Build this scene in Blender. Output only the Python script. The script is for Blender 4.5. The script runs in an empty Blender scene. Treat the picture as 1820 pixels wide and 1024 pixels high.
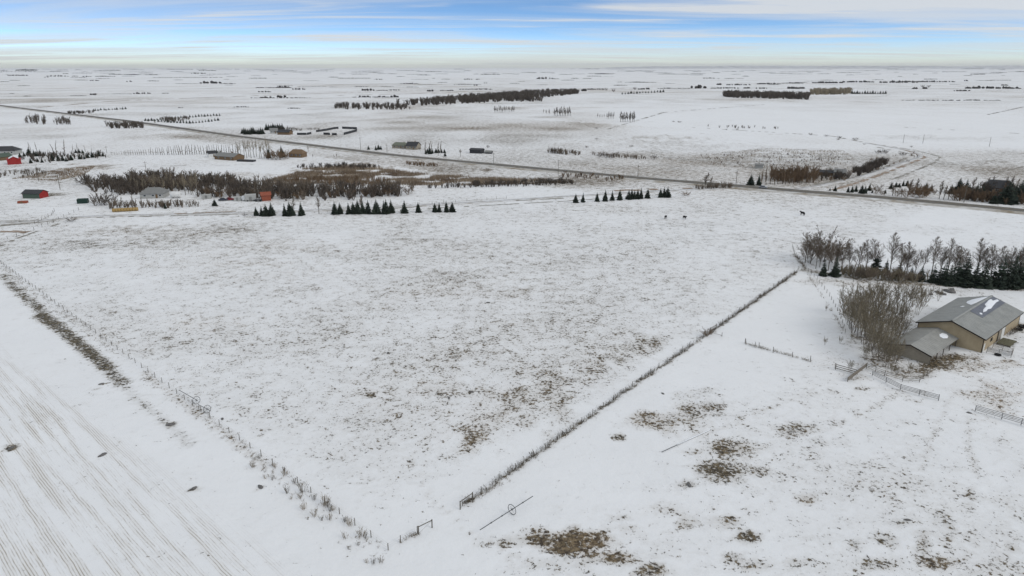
import bpy, bmesh, math, random
import numpy as np
from mathutils import Vector, Matrix
R = math.radians
random.seed(7); rng = np.random.default_rng(11)
scene = bpy.context.scene
COL = scene.collection

# ------------------------------------------------------------------ camera
CAMZ = 65.0; FPX = 1213.0; VH = 118.0
TH = math.atan((512 - VH) / FPX); CT, ST = math.cos(TH), math.sin(TH)
cam_d = bpy.data.cameras.new('camera'); cam = bpy.data.objects.new('camera', cam_d); COL.objects.link(cam)
cam.location = (0, 0, CAMZ); cam.rotation_euler = (R(90) - TH, 0, 0)
cam_d.sensor_width = 36; cam_d.lens = 36 * FPX / 1820; cam_d.clip_start = 0.5; cam_d.clip_end = 90000
scene.camera = cam
scene.render.resolution_x = 1024; scene.render.resolution_y = 576
scene.view_settings.view_transform = 'Standard'; scene.view_settings.look = 'None'
scene.view_settings.gamma = 1; scene.view_settings.use_curve_mapping = False
scene.view_settings.exposure = 0.0

# ------------------------------------------------------------------ sky and sun
SUN_EL = R(34); SUN_AZ = math.atan2(0.86, -0.5)          # to the right of and behind the camera
SUN_V = Vector((math.sin(SUN_AZ) * math.cos(SUN_EL), math.cos(SUN_AZ) * math.cos(SUN_EL), math.sin(SUN_EL)))
world = bpy.data.worlds.new('World'); scene.world = world; world.use_nodes = True
def build_world():
    nt = world.node_tree; nt.nodes.clear(); N = nt.nodes.new; L = nt.links.new
    def M(op, a, b=None, c=None):
        n = N('ShaderNodeMath'); n.operation = op
        for i, v in enumerate((a, b, c)):
            if v is None: continue
            if isinstance(v, (int, float)): n.inputs[i].default_value = v
            else: L(v, n.inputs[i])
        return n.outputs[0]
    out = N('ShaderNodeOutputWorld'); bg = N('ShaderNodeBackground'); bg.inputs[1].default_value = 0.13
    tc = N('ShaderNodeTexCoord'); sp = N('ShaderNodeSeparateXYZ'); L(tc.outputs['Generated'], sp.inputs[0])
    x, y, z = sp.outputs
    zc = M('MAXIMUM', z, 0.0)
    # clear air above the thin ground haze: the blue deepens quickly with height
    zz = M('ADD', M('MINIMUM', M('MULTIPLY', zc, 4.5), M('ADD', M('MULTIPLY', zc, 0.8), 0.3)), 0.02)
    cb = N('ShaderNodeCombineXYZ'); L(x, cb.inputs[0]); L(y, cb.inputs[1]); L(zz, cb.inputs[2])
    nm = N('ShaderNodeVectorMath'); nm.operation = 'NORMALIZE'; L(cb.outputs[0], nm.inputs[0])
    sky = N('ShaderNodeTexSky'); sky.sky_type = 'NISHITA'; sky.sun_disc = False
    sky.sun_elevation = SUN_EL; sky.sun_rotation = SUN_AZ; sky.air_density = 1.15; sky.dust_density = 0.4; sky.ozone_density = 2.0
    sky.altitude = 1000
    L(nm.outputs[0], sky.inputs[0])
    # thin streaked cloud sheets, laid out on a flat layer overhead
    zd = M('ADD', zc, 0.035)
    cl = N('ShaderNodeCombineXYZ'); L(M('DIVIDE', x, zd), cl.inputs[0]); L(M('DIVIDE', y, zd), cl.inputs[1])
    def cloud(scale, sx, sy, rot, lo, hi, det, dist):
        mp = N('ShaderNodeMapping'); mp.inputs['Scale'].default_value = (sx, sy, 1); mp.inputs['Rotation'].default_value = (0, 0, rot)
        mp.inputs['Location'].default_value = (3.1, 1.7, 0)
        L(cl.outputs[0], mp.inputs[0])
        n = N('ShaderNodeTexNoise'); n.inputs['Scale'].default_value = scale; n.inputs['Detail'].default_value = det
        n.inputs['Roughness'].default_value = 0.58; n.inputs['Distortion'].default_value = dist
        L(mp.outputs[0], n.inputs[0])
        mr = N('ShaderNodeMapRange'); mr.interpolation_type = 'SMOOTHSTEP'
        mr.inputs[1].default_value = lo; mr.inputs[2].default_value = hi
        L(n.outputs[0], mr.inputs[0]); return mr.outputs[0]
    c1 = cloud(0.30, 0.42, 1.0, 0.10, 0.38, 0.68, 9, 0.7)
    c2 = cloud(0.75, 0.26, 1.0, -0.05, 0.50, 0.66, 9, 0.5)
    cm = M('MINIMUM', M('ADD', M('MULTIPLY', c1, 0.75), M('MULTIPLY', c2, 0.6)), 0.9)
    # the sheet thickens overhead: the light on the ground is soft and nearly neutral
    veil = N('ShaderNodeMapRange'); veil.interpolation_type = 'SMOOTHSTEP'; veil.inputs[1].default_value = 0.08; veil.inputs[2].default_value = 0.40; veil.inputs[4].default_value = 0.88
    L(zc, veil.inputs[0]); cm = M('ADD', M('MULTIPLY', cm, M('SUBTRACT', 1.0, veil.outputs[0])), M('MULTIPLY', veil.outputs[0], 1.0))
    mix = N('ShaderNodeMix'); mix.data_type = 'RGBA'; L(cm, mix.inputs[0]); hs = N('ShaderNodeHueSaturation'); hs.inputs['Saturation'].default_value = 1.15; hs.inputs['Value'].default_value = 1.48; L(sky.outputs[0], hs.inputs['Color']); L(hs.outputs[0], mix.inputs[6])
    mix.inputs[7].default_value = (5.35, 5.55, 5.75, 1)
    # pale air right above the horizon
    hz = N('ShaderNodeMapRange'); hz.interpolation_type = 'SMOOTHSTEP'; hz.inputs[1].default_value = 0.045; hz.inputs[2].default_value = -0.012
    L(z, hz.inputs[0])
    mix2 = N('ShaderNodeMix'); mix2.data_type = 'RGBA'; L(hz.outputs[0], mix2.inputs[0]); L(mix.outputs[2], mix2.inputs[6])
    mix2.inputs[7].default_value = (4.55, 4.8, 4.75, 1)
    L(mix2.outputs[2], bg.inputs[0]); L(bg.outputs[0], out.inputs[0])
build_world()
sun_d = bpy.data.lights.new('sun', 'SUN'); sun_d.energy = 1.1; sun_d.angle = R(30); sun_d.color = (1, 0.95, 0.88)
sun = bpy.data.objects.new('sun', sun_d); COL.objects.link(sun)
sun.rotation_euler = (-SUN_V).to_track_quat('-Z', 'Y').to_euler(); sun.location = (60, -60, 120)

# ------------------------------------------------------------------ helpers
def ray(u, v):
    a = u - 910.0; b = v - 512.0
    return a, FPX * CT - b * ST, b * CT + FPX * ST            # right, forward, down
def G(u, v, z=0.0):
    """the place on the level prairie (height z) that a mark measured in the photograph stands on"""
    a, f, d = ray(u, v); t = (CAMZ - z) / d
    return Vector((a * t, f * t, z))
def HT(u, v, hp):
    """height in metres of something standing at (u, v) and hp photo pixels tall"""
    p = G(u, v); a, f, d = ray(u, v - hp)
    return CAMZ - d / f * p.y
def MPP(u, v):
    a, f, d = ray(u, v); return CAMZ / d                      # metres across for one photo pixel there
def mesh_np(name, V, F, mats=None, mi=None, smooth=False):
    me = bpy.data.meshes.new(name)
    V = np.asarray(V, dtype=np.float32); F = np.asarray(F, dtype=np.int32)
    n = F.shape[1]
    me.vertices.add(len(V)); me.vertices.foreach_set('co', V.ravel())
    me.loops.add(F.size); me.loops.foreach_set('vertex_index', F.ravel())
    me.polygons.add(len(F)); me.polygons.foreach_set('loop_start', np.arange(0, F.size, n, dtype=np.int32))
    if mi is not None: me.polygons.foreach_set('material_index', np.asarray(mi, dtype=np.int32))
    if smooth: me.polygons.foreach_set('use_smooth', np.ones(len(F), dtype=bool))
    for m in (mats or []): me.materials.append(m)
    me.update(calc_edges=True); me.validate()
    return me
def link(name, data, parent=None, loc=None, rotz=0.0):
    o = bpy.data.objects.new(name, data); COL.objects.link(o)
    if parent is not None: o.parent = parent
    if loc is not None: o.location = loc
    if rotz: o.rotation_euler = (0, 0, rotz)
    return o
def tag(o, label=None, cat=None, group=None, kind=None):
    if label: o['label'] = label
    if cat: o['category'] = cat
    if group: o['group'] = group
    if kind: o['kind'] = kind
    return o
def empty(name, loc, label, cat, group=None, rotz=0.0, scale=None):
    o = link(name, None, None, loc, rotz); o.empty_display_size = 0.5
    if scale is not None: o.scale = scale if hasattr(scale, '__len__') else (scale,) * 3
    return tag(o, label, cat, group)
class MB:
    """collects shapes for one mesh"""
    def __init__(s): s.v = []; s.f = []
    def add(s, vs, fs):
        b = len(s.v); s.v += [tuple(p) for p in vs]; s.f += [tuple(i + b for i in f) for f in fs]
    def box(s, x0, x1, y0, y1, z0, z1):
        s.add([(x0,y0,z0),(x1,y0,z0),(x1,y1,z0),(x0,y1,z0),(x0,y0,z1),(x1,y0,z1),(x1,y1,z1),(x0,y1,z1)],
              [(0,3,2,1),(4,5,6,7),(0,1,5,4),(1,2,6,5),(2,3,7,6),(3,0,4,7)])
    def tube(s, pts, rad, n=6, caps=True):
        pts = [Vector(p) for p in pts]; b = len(s.v)
        if not hasattr(rad, '__len__'): rad = [rad] * len(pts)
        for i, p in enumerate(pts):
            d = (pts[min(i+1, len(pts)-1)] - pts[max(i-1, 0)]).normalized()
            up = Vector((0,0,1)) if abs(d.z) < 0.9 else Vector((1,0,0))
            a = d.cross(up).normalized(); c = d.cross(a)
            for k in range(n):
                an = 2*math.pi*k/n; s.v.append(tuple(p + (a*math.cos(an) + c*math.sin(an))*rad[i]))
        for i in range(len(pts)-1):
            for k in range(n):
                s.f.append((b+i*n+k, b+i*n+(k+1) % n, b+(i+1)*n+(k+1) % n, b+(i+1)*n+k))
        if caps and n > 2:
            s.f.append(tuple(b+k for k in range(n))[::-1]); e = b+(len(pts)-1)*n; s.f.append(tuple(e+k for k in range(n)))
    def prism(s, poly, y0, y1):
        """polygon in x,z pulled along y"""
        n = len(poly); s.add([(p[0], y0, p[1]) for p in poly] + [(p[0], y1, p[1]) for p in poly],
            [tuple(range(n)), tuple(range(2*n-1, n-1, -1))] + [(i, i+n, (i+1) % n + n, (i+1) % n) for i in range(n)])
    def mesh(s, name, mat, smooth=False):
        me = bpy.data.meshes.new(name); me.from_pydata(s.v, [], s.f); me.materials.append(mat)
        bm = bmesh.new(); bm.from_mesh(me); bmesh.ops.recalc_face_normals(bm, faces=bm.faces); bm.to_mesh(me); bm.free()
        if smooth: me.polygons.foreach_set('use_smooth', [True]*len(me.polygons))
        me.update(); return me
    def build(s, name, mat, parent=None, loc=None, rotz=0.0, smooth=False):
        return link(name, s.mesh(name, mat, smooth), parent, loc, rotz)

# ------------------------------------------------------------------ materials
def lerp_mat(name, c1, c2, scale=3.0, rough=0.8, c3=None, bump=0.0, objvar=0.0, detail=5, stretch=None, metal=0.0):
    m = bpy.data.materials.new(name); m.use_nodes = True; nt = m.node_tree; b = nt.nodes['Principled BSDF']
    b.inputs['Roughness'].default_value = rough; b.inputs['Metallic'].default_value = metal
    if 'Specular IOR Level' in b.inputs: b.inputs['Specular IOR Level'].default_value = 0.3
    tc = nt.nodes.new('ShaderNodeTexCoord'); n = nt.nodes.new('ShaderNodeTexNoise')
    src = tc.outputs['Object']
    if stretch:
        mp = nt.nodes.new('ShaderNodeMapping'); mp.inputs['Scale'].default_value = stretch; nt.links.new(src, mp.inputs[0]); src = mp.outputs[0]
    nt.links.new(src, n.inputs[0]); n.inputs['Scale'].default_value = scale; n.inputs['Detail'].default_value = detail
    n.inputs['Roughness'].default_value = 0.65
    cr = nt.nodes.new('ShaderNodeValToRGB'); nt.links.new(n.outputs[0], cr.inputs[0])
    cr.color_ramp.elements[0].position = 0.33; cr.color_ramp.elements[0].color = (*c1, 1)
    cr.color_ramp.elements[1].position = 0.67; cr.color_ramp.elements[1].color = (*c2, 1)
    if c3 is not None:
        e = cr.color_ramp.elements.new(0.8); e.color = (*c3, 1)
    col = cr.outputs[0]
    if objvar:
        oi = nt.nodes.new('ShaderNodeObjectInfo'); hs = nt.nodes.new('ShaderNodeHueSaturation')
        mr = nt.nodes.new('ShaderNodeMapRange'); mr.inputs[3].default_value = 1 - objvar; mr.inputs[4].default_value = 1 + objvar
        nt.links.new(oi.outputs['Random'], mr.inputs[0]); nt.links.new(mr.outputs[0], hs.inputs['Value'])
        nt.links.new(col, hs.inputs['Color']); col = hs.outputs[0]
    nt.links.new(col, b.inputs['Base Color'])
    if bump:
        bp = nt.nodes.new('ShaderNodeBump'); bp.inputs['Strength'].default_value = bump; bp.inputs['Distance'].default_value = 0.05
        nt.links.new(n.outputs[0], bp.inputs['Height']); nt.links.new(bp.outputs[0], b.inputs['Normal'])
    return m
M_BARK = lerp_mat('bark_grey', (0.10,0.085,0.07), (0.20,0.175,0.145), 6, 0.9, objvar=0.15)
M_TWIG = lerp_mat('twig_brown', (0.10,0.078,0.058), (0.20,0.16,0.12), 2, 0.9, objvar=0.2)
M_TWIGP = lerp_mat('twig_pale', (0.20,0.165,0.11), (0.32,0.27,0.19), 2, 0.9, objvar=0.15)
M_OLIVE = lerp_mat('twig_olive', (0.15,0.125,0.085), (0.27,0.23,0.16), 2, 0.9, objvar=0.2)
M_WILLOW = lerp_mat('twig_willow', (0.115,0.075,0.045), (0.205,0.14,0.085), 2, 0.9, objvar=0.2)
M_DARKTWIG = lerp_mat('twig_dark', (0.055,0.045,0.038), (0.13,0.105,0.082), 1.2, 0.9, objvar=0.2)
M_SPRUCE = lerp_mat('spruce_needles', (0.013,0.020,0.015), (0.045,0.060,0.040), 4, 0.85, objvar=0.25)
M_SBARK = lerp_mat('spruce_bark', (0.05,0.04,0.03), (0.1,0.08,0.06), 6, 0.9)
M_POST = lerp_mat('weathered_wood', (0.07,0.062,0.052), (0.2,0.18,0.15), 9, 0.9, stretch=(1,1,0.2))
M_RAIL = lerp_mat('grey_rail_wood', (0.13,0.115,0.095), (0.27,0.24,0.2), 7, 0.9)
M_WIRE = lerp_mat('fence_wire', (0.12,0.12,0.12), (0.2,0.19,0.18), 5, 0.6, metal=0.5)
M_PIPE = lerp_mat('irrigation_metal', (0.06,0.06,0.062), (0.17,0.17,0.17), 4, 0.55, metal=0.4)
M_SNOW = lerp_mat('settled_snow', (0.74,0.76,0.78), (0.82,0.83,0.85), 1.5, 0.7, bump=0.3)
M_ASPH = lerp_mat('old_asphalt', (0.085,0.08,0.072), (0.14,0.13,0.115), 0.4, 0.85, stretch=(1,1,1))
M_GRAV = lerp_mat('gravel_track', (0.2,0.17,0.14), (0.42,0.39,0.36), 0.35, 0.9)
M_WEED = lerp_mat('dry_weed', (0.14,0.105,0.065), (0.3,0.235,0.15), 1.5, 0.9, objvar=0.2)
M_WEEDD = lerp_mat('dark_weed', (0.07,0.06,0.048), (0.17,0.14,0.1), 1.5, 0.9, objvar=0.2)
M_REED = lerp_mat('marsh_reed', (0.13,0.09,0.06), (0.32,0.255,0.18), 0.05, 0.9)
M_GRASS = lerp_mat('dead_grass', (0.07,0.06,0.035), (0.22,0.17,0.095), 0.12, 0.9)
M_ROCK = lerp_mat('field_stone', (0.07,0.068,0.065), (0.2,0.19,0.18), 3, 0.85)
M_COW = lerp_mat('black_hide', (0.008,0.008,0.008), (0.02,0.018,0.017), 4, 0.7)
M_GLASS = lerp_mat('window_pane', (0.02,0.025,0.03), (0.05,0.06,0.07), 1, 0.15)

# ------------------------------------------------------------------ the lie of the land: fields and what shows through the snow
def xy(u, v): p = G(u, v); return np.array((p.x, p.y))
CORN = xy(690, 978)                                            # where the two wire fences meet
DL = xy(0, 467) - CORN; LENL = np.linalg.norm(DL); DL /= LENL  # along the left fence, away from the corner
DR = xy(1418, 482) - CORN; LENR = np.linalg.norm(DR); DR /= LENR
def graded(lo, hi, fine_lo, fine_hi, d0, g):
    a = list(np.arange(fine_lo, fine_hi, d0)); s = d0; c = fine_hi
    while c < hi: a.append(c); s *= g; c += s
    a.append(hi); s = d0; c = fine_lo - d0
    while c > lo: a.insert(0, c); s *= g; c -= s
    a.insert(0, lo); return np.array(a)
GX = graded(-26000, 26000, -125, 145, 1.2, 1.028); GY = graded(-600, 26000, 54, 235, 1.2, 1.021)
X, Y = np.meshgrid(GX, GY)
def segdist(poly):
    D = np.full(X.shape, 1e9)
    for a, b in zip(poly[:-1], poly[1:]):
        a = np.asarray(a); b = np.asarray(b); ab = b - a; L2 = ab @ ab
        t = np.clip(((X - a[0])*ab[0] + (Y - a[1])*ab[1]) / L2, 0, 1)
        D = np.minimum(D, np.hypot(X - a[0] - t*ab[0], Y - a[1] - t*ab[1]))
    return D
def sm(a, b, x): t = np.clip((x - a) / (b - a), 0, 1); return t*t*(3 - 2*t)
def vnoise(x, y, seed):
    """smooth value noise"""
    def h(i, j):
        n = (i.astype(np.int64)*374761393 + j.astype(np.int64)*668265263 + seed*1442695) & 0x7fffffff
        n = (n ^ (n >> 13)) * 1274126177 & 0x7fffffff
        return ((n ^ (n >> 16)) & 0xffff) / 65535.0
    i = np.floor(x); j = np.floor(y); fx = x - i; fy = y - j; fx = fx*fx*(3-2*fx); fy = fy*fy*(3-2*fy)
    return (h(i,j)*(1-fx) + h(i+1,j)*fx)*(1-fy) + (h(i,j+1)*(1-fx) + h(i+1,j+1)*fx)*fy
sL = (X - CORN[0])*DR[0] + (Y - CORN[1])*DR[1]                 # metres beyond the left fence (towards the main field)
sR = (X - CORN[0])*DL[0] + (Y - CORN[1])*DL[1]                 # metres left of the right fence
COV = np.zeros(X.shape); BRN = np.zeros(X.shape) + 0.35; STB = np.zeros(X.shape)
n1 = vnoise(X/23, Y/23, 1); n2 = vnoise(X/70, Y/70, 2); n3 = vnoise(X/9, Y/9, 3); n9 = vnoise(X/3.2, Y/3.2, 12); n8 = vnoise(X/14+3, Y/14, 13)
main = (sL > 0) & (sR > 0)
COV = np.where(main, 0.15 + 0.36*n1*n2 + 0.17*n3, COV)
COV = np.where((sR <= 0), 0.11 + 0.42*n1*n3, COV)
COV = np.where((sL <= 0) & (sR > -20), 0.04 + 0.06*n3, COV)
# the wind-packed strips along both fences stay white
COV *= np.where(sR <= 0, 0.25 + 0.75*sm(6, 26, -sR), 1.0)
COV *= np.where(main, 0.3 + 0.7*sm(2, 13, sR), 1.0)*np.where(main, 0.45 + 0.55*sm(8, 55, np.hypot(X - CORN[0], Y - CORN[1])), 1.0)
COV *= np.where(main, 0.45 + 0.55*sm(2, 9, sL), 1.0)
# stubble: left of the left fence
STB = np.where(sL < -9, sm(-9, -15, sL) * (0.6 + 0.4*n1), 0.0)
# beyond the lane: open prairie in quarter sections, some grazed bare, some white
far = sm(330, 380, Y + 0.12*X)
q = (np.floor(((X*DR[0] + Y*DR[1]) + 90) / 402), np.floor(((X*DL[0] + Y*DL[1]) + 60) / 804))
qh = ((q[0]*127.1 + q[1]*311.7)*0.3183) % 1.0
qh = np.abs(np.sin(q[0]*12.9898 + q[1]*78.233)*43758.5453) % 1.0
n4 = vnoise(X/160 + 5, Y/160, 4); n5 = vnoise(X/600, Y/45, 5); n6 = vnoise(X/45, Y/45, 6)
fcov = 0.16 + 0.40*qh*n4 + 0.50*n5*n6 + 0.22*n6*n1
fcov *= 1 - 0.20*sm(560, 800, Y) - 0.30*sm(2000, 5000, Y)
fcov *= 1 - 0.65*sm(40, 140, X - 0.05*Y)*sm(1500, 900, Y)*sm(520, 600, Y)      # clean white field on the right
COV = COV*(1 - far) + fcov*far
BRN = BRN*(1 - far) + (0.25 + 0.5*n4)*far
def blob(u, v, ru, rv, amt, brn=None, rot=0.0):
    """an uneven bare patch on the ground"""
    global COV, BRN
    ru *= 1.25; rv *= 1.2; c = xy(u, v); ax = xy(u+ru, v) - c; ay = xy(u, v+rv) - c
    if rot:
        ax2 = xy(u+ru*math.cos(rot), v+ru*math.sin(rot)) - c; ay = xy(u-rv*math.sin(rot), v+rv*math.cos(rot)) - c; ax = ax2
    Mi = np.linalg.inv(np.array([ax, ay]).T)
    dx = X - c[0]; dy = Y - c[1]
    d = np.hypot(Mi[0,0]*dx + Mi[0,1]*dy, Mi[1,0]*dx + Mi[1,1]*dy)
    w = sm(1.55, 0.15, d + 0.9*(n3 - 0.5) + 0.9*(n9 - 0.5) + 0.5*(n8 - 0.5)); COV = np.maximum(COV, min(1, amt*1.25)*w)
    if brn is not None: BRN = BRN*(1 - w) + brn*w
STRIPS = []
def streak(pts, width, amt, brn=None, soft=0.5):
    global COV, BRN
    if np.mean([xy(*p)[1] for p in pts]) > 270: STRIPS.append((pts, width, amt, brn)); return
    d = segdist([xy(*p) for p in pts]); w = sm(width*(1+soft), width*(1-soft), d + width*0.6*(n3-0.5)); COV = np.maximum(COV, amt*w)
    if brn is not None: BRN = BRN*(1 - w) + brn*w
# near pasture, right
for a in [(1030,962,62,20,.92,.75), (1085,992,42,11,.9,.75), (965,962,28,10,.75,.5), (1018,938,12,12,.8,.5), (1165,1016,24,10,.8,.4), (1290,838,34,20,.75,.25),
          (1300,795,55,16,.65,.4), (1350,835,22,16,.55,.3), (1440,884,20,14,.6,.6), (1230,745,70,22,.5,.5), (1150,745,45,18,.55,.6), (1410,765,45,12,.5,.3), (1110,920,40,10,.5,.3),
          (1120,940,30,8,.6,.5), (1290,925,26,12,.5,.4), (1325,955,22,10,.6,.2), (1300,990,20,9,.5,.3), (1525,966,10,10,.95,.1), (1552,1002,34,14,.55,.2), (1575,960,24,12,.5,.2),
          (1640,960,14,28,.6,.3), (1670,1000,26,14,.65,.5), (1688,955,10,24,.5,.3), (1670,920,22,20,.45,.2), (1725,870,12,24,.6,.2), (1100,776,10,6,.8,.2), (1225,860,16,7,.6,.2),
          (1460,790,40,22,.32,.2), (1530,840,24,12,.45,.1), (1600,930,18,8,.5,.1), (1615,925,6,5,.9,.1), (1345,1005,24,8,.5,.3), (1235,700,40,12,.3,.2), (1010,1000,80,14,.35,.3),
          (900,965,40,8,.5,.3), (1000,905,30,8,.3,.3), (1310,740,90,10,.3,.2), (1420,1000,20,8,.5,.3), (1440,960,20,8,.45,.3), (1800,975,14,10,.6,.3), (1755,940,20,8,.3,.2),
          (1220,930,14,8,.55,.4), (1140,905,60,10,.35,.5), (1330,600+215,18,12,.4,.4)]: blob(*a)
for a in [(1770,700,60,30,.42,.9), (1740,650,50,14,.5,.8), (1700,640,30,8,.6,.6), (1810,690,20,20,.3,.9), (1560,690,40,12,.2,.5), (1620,700,60,14,.28,.6)]: blob(*a)
# main field
for a in [(838,786,34,16,.62,.6,-.5), (875,742,56,24,.46,.5,-.5), (965,690,110,44,.50,.5,-.3), (1060,650,100,40,.48,.4,-.3), (1120,625,60,22,.48,.35,-.3), (950,655,80,34,.45,.4), (820,625,90,32,.44,.4), (780,690,50,14,.4,.5),
          (700,730,50,14,.35,.5), (640,700,60,20,.3,.5), (760,520,120,14,.40,.6), (880,520,90,14,.4,.5), (640,545,60,12,.38,.4), (1020,495,90,10,.36,.4), (880,575,60,10,.35,.5), (350,575,70,18,.34,.8),
          (430,470,150,20,.36,.7), (480,440,120,14,.36,.6), (230,412,160,12,.45,.5), (140,434,50,8,.5,.2), (110,470,70,12,.3,.3), (560,400,160,12,.3,.3), (900,420,200,12,.3,.3), (1000,460,120,12,.3,.3),
          (1130,530,60,14,.36,.3), (1290,425,80,12,.3,.2), (1230,400,120,8,.32,.2), (330,690,60,18,.3,.4), (1500,410,120,10,.25,.2), (1600,408,90,8,.25,.2), (720,455,200,14,.34,.4)]: blob(*a)
for a in [(868,538,4,1.6), (690,628,4,1.6), (838,697,5,2), (798,708,5,1.6), (780,702,5,2), (660,704,7,2), (20,797,6,3), (182,809,7,2.5), (345,868,5,2), (180,683,6,2), (170,692,5,2), (303,755,8,3), (463,866,6,3), (6,685,6,2)]:
    blob(a[0], a[1], a[2]*1.3, a[3]*1.5, 1.0, 0.1)
streak([(0,487),(45,528),(85,562)], 1.4, .8, .1); streak([(72,560),(120,595),(160,628),(190,655)], 1.9, .95, .1)
streak([(826,897),(1140,677),(1262,592),(1416,484)], .45, .7, .2); streak([(1430,480),(1500,491),(1640,506),(1830,514)], 2.0, .75, .2); streak([(1412,452),(1432,478)], .5, .8, .1)  # fence grass; the shelterbelt strip is bare ground plus painted contact darkening
for a in [(1560,610,60,48,.5,.5), (1600,660,40,10,.5,.4), (1665,648,26,10,.85,.4), (1700,636,40,6,.8,.5), (1780,605,30,10,.5,.3), (1800,585,18,8,.7,.2), (1590,505,100,10,.4,.5), (1530,670,30,8,.4,.4)]: blob(*a)  # melted bare ground, with contact darkening under barn and trees painted in
for t in [[(1700,690),(1668,750),(1640,820),(1620,900)], [(1722,740),(1722,800),(1738,850)], [(792,912),(765,885),(742,842),(700,770),(640,720)], [(1690,700),(1560,690),(1440,700),(1330,740),(1250,775)], [(1600,700),(1480,760),(1400,780)], [(1672,650),(1735,668),(1760,700),(1740,725)], [(800,925),(860,960),(940,1000),(1000,1024)], [(1010,600),(960,560),(800,560),(640,600)]]: streak(t, .5, .42, .4); streak([(195,660),(215,682)], 1.8, .75, .1)
streak([(225,690),(250,715),(275,735)], 1.2, .5, .1); streak([(285,745),(300,755),(340,790)], 1.0, .5, .1)
streak([(255,663),(300,695),(400,770),(470,830)], 0.9, .5, .6); streak([(120,560),(200,615)], 0.7, .5, .5)
# lanes, ditches and grazed strips beyond the field
streak([(0,401),(70,396),(130,388)], 3.0, .62, .3); streak([(0,411),(50,413)], 2.5, .6, .9); streak([(0,393),(60,393)], 1.4, .5, .2)
streak([(0,438),(30,424),(75,408),(105,398)], 1.2, .6, .3)
streak([(140,387),(420,381),(450,378)], 1.6, .6, .3); streak([(310,380),(420,376)], 1.2, .6, .8); streak([(450,378),(640,374)], 1.0, .4, .4)
streak([(620,376),(820,362),(1010,352)], 1.3, .55, .4); streak([(760,371),(1000,358),(1180,345)], 1.0, .5, .4); streak([(1060,340),(1260,334)], 3.0, .3, .8)
_keep = COV.copy()
for a in [(100,346,26,3,.9,.3), (60,305,90,14,.42,.4), (30,305,60,9,.5,.1), (170,296,40,4,.6,.8), (420,310,60,4,.4,.6), (700,240,80,6,.25,.3), (610,300,60,8,.75,.9), (640,306,50,5,.7,.9), (860,302,22,3,.8,.9), (850,298,60,3,.45,.6),
          (1150,255,120,14,.42,.5), (1170,245,60,5,.5,.5), (1250,262,120,12,.34,.3), (1400,285,140,16,.36,.2), (1760,287,40,5,.6,.4), (1700,292,60,4,.5,.4), (1660,290,40,3,.5,.3), (1690,247,90,5,.35,.2), (1610,245,60,5,.4,.2),
          (960,280,120,12,.34,.4), (900,300,100,6,.3,.4), (760,164,140,3,.4,.9), (1040,162,160,2,.4,.8)]: blob(*a)
wk = sm(420, 900, Y); COV = COV*(1 - wk) + wk*(_keep + (COV - _keep)*0.7*sm(.35, .75, n5*.6 + n6*.5))
streak([(1440,330),(1520,315),(1590,290),(1625,275),(1560,262)], 1.8, .45, .3); streak([(1480,338),(1545,318),(1620,290),(1645,279),(1610,267)], 2.2, .62, .9); streak([(1590,318),(1660,290),(1672,279),(1630,268),(1570,258)], 1.6, .55, .2)
streak([(1760,310),(1820,296)], 1.6, .5, .4); streak([(60,192),(200,180),(460,170),(760,160)], 7, .5, .7); streak([(600,170),(760,166),(1000,158),(1200,157)], 9, .6, .8)
streak([(1080,230),(1180,200),(1360,186)], 2.5, .35, .4); streak([(1220,226),(1480,242),(1560,258)], 2.2, .35, .3); streak([(1600,226),(1820,238)], 2.5, .3, .2); streak([(1755,204),(1820,190)], 2.5, .5, .2)
HWY = [(-420,132),(30,192),(230,216),(420,243),(560,260),(700,277),(850,291),(1000,305),(1150,319),(1310,332),(1440,343),(1560,352),(1690,364),(1820,376),(2300,424)]
HWYG = [xy(*p) for p in HWY]
HD = segdist(HWYG); wv = sm(17, 7, HD)*(0.45 + 0.35*n6); COV = np.maximum(COV, wv*0.5); BRN = BRN*(1 - wv) + 0.55*wv
DIST_HWY = HD
V = np.stack([X.ravel(), Y.ravel(), (0.18*(n1.ravel() - 0.5) + 0.06*(n3.ravel() - 0.5))*sm(400, 150, np.hypot(X, Y)).ravel()], 1)
ny, nx = X.shape; I = (np.arange(ny-1)[:,None]*nx + np.arange(nx-1)[None,:]).ravel()
F = np.stack([I, I+1, I+nx+1, I+nx], 1)
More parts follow.
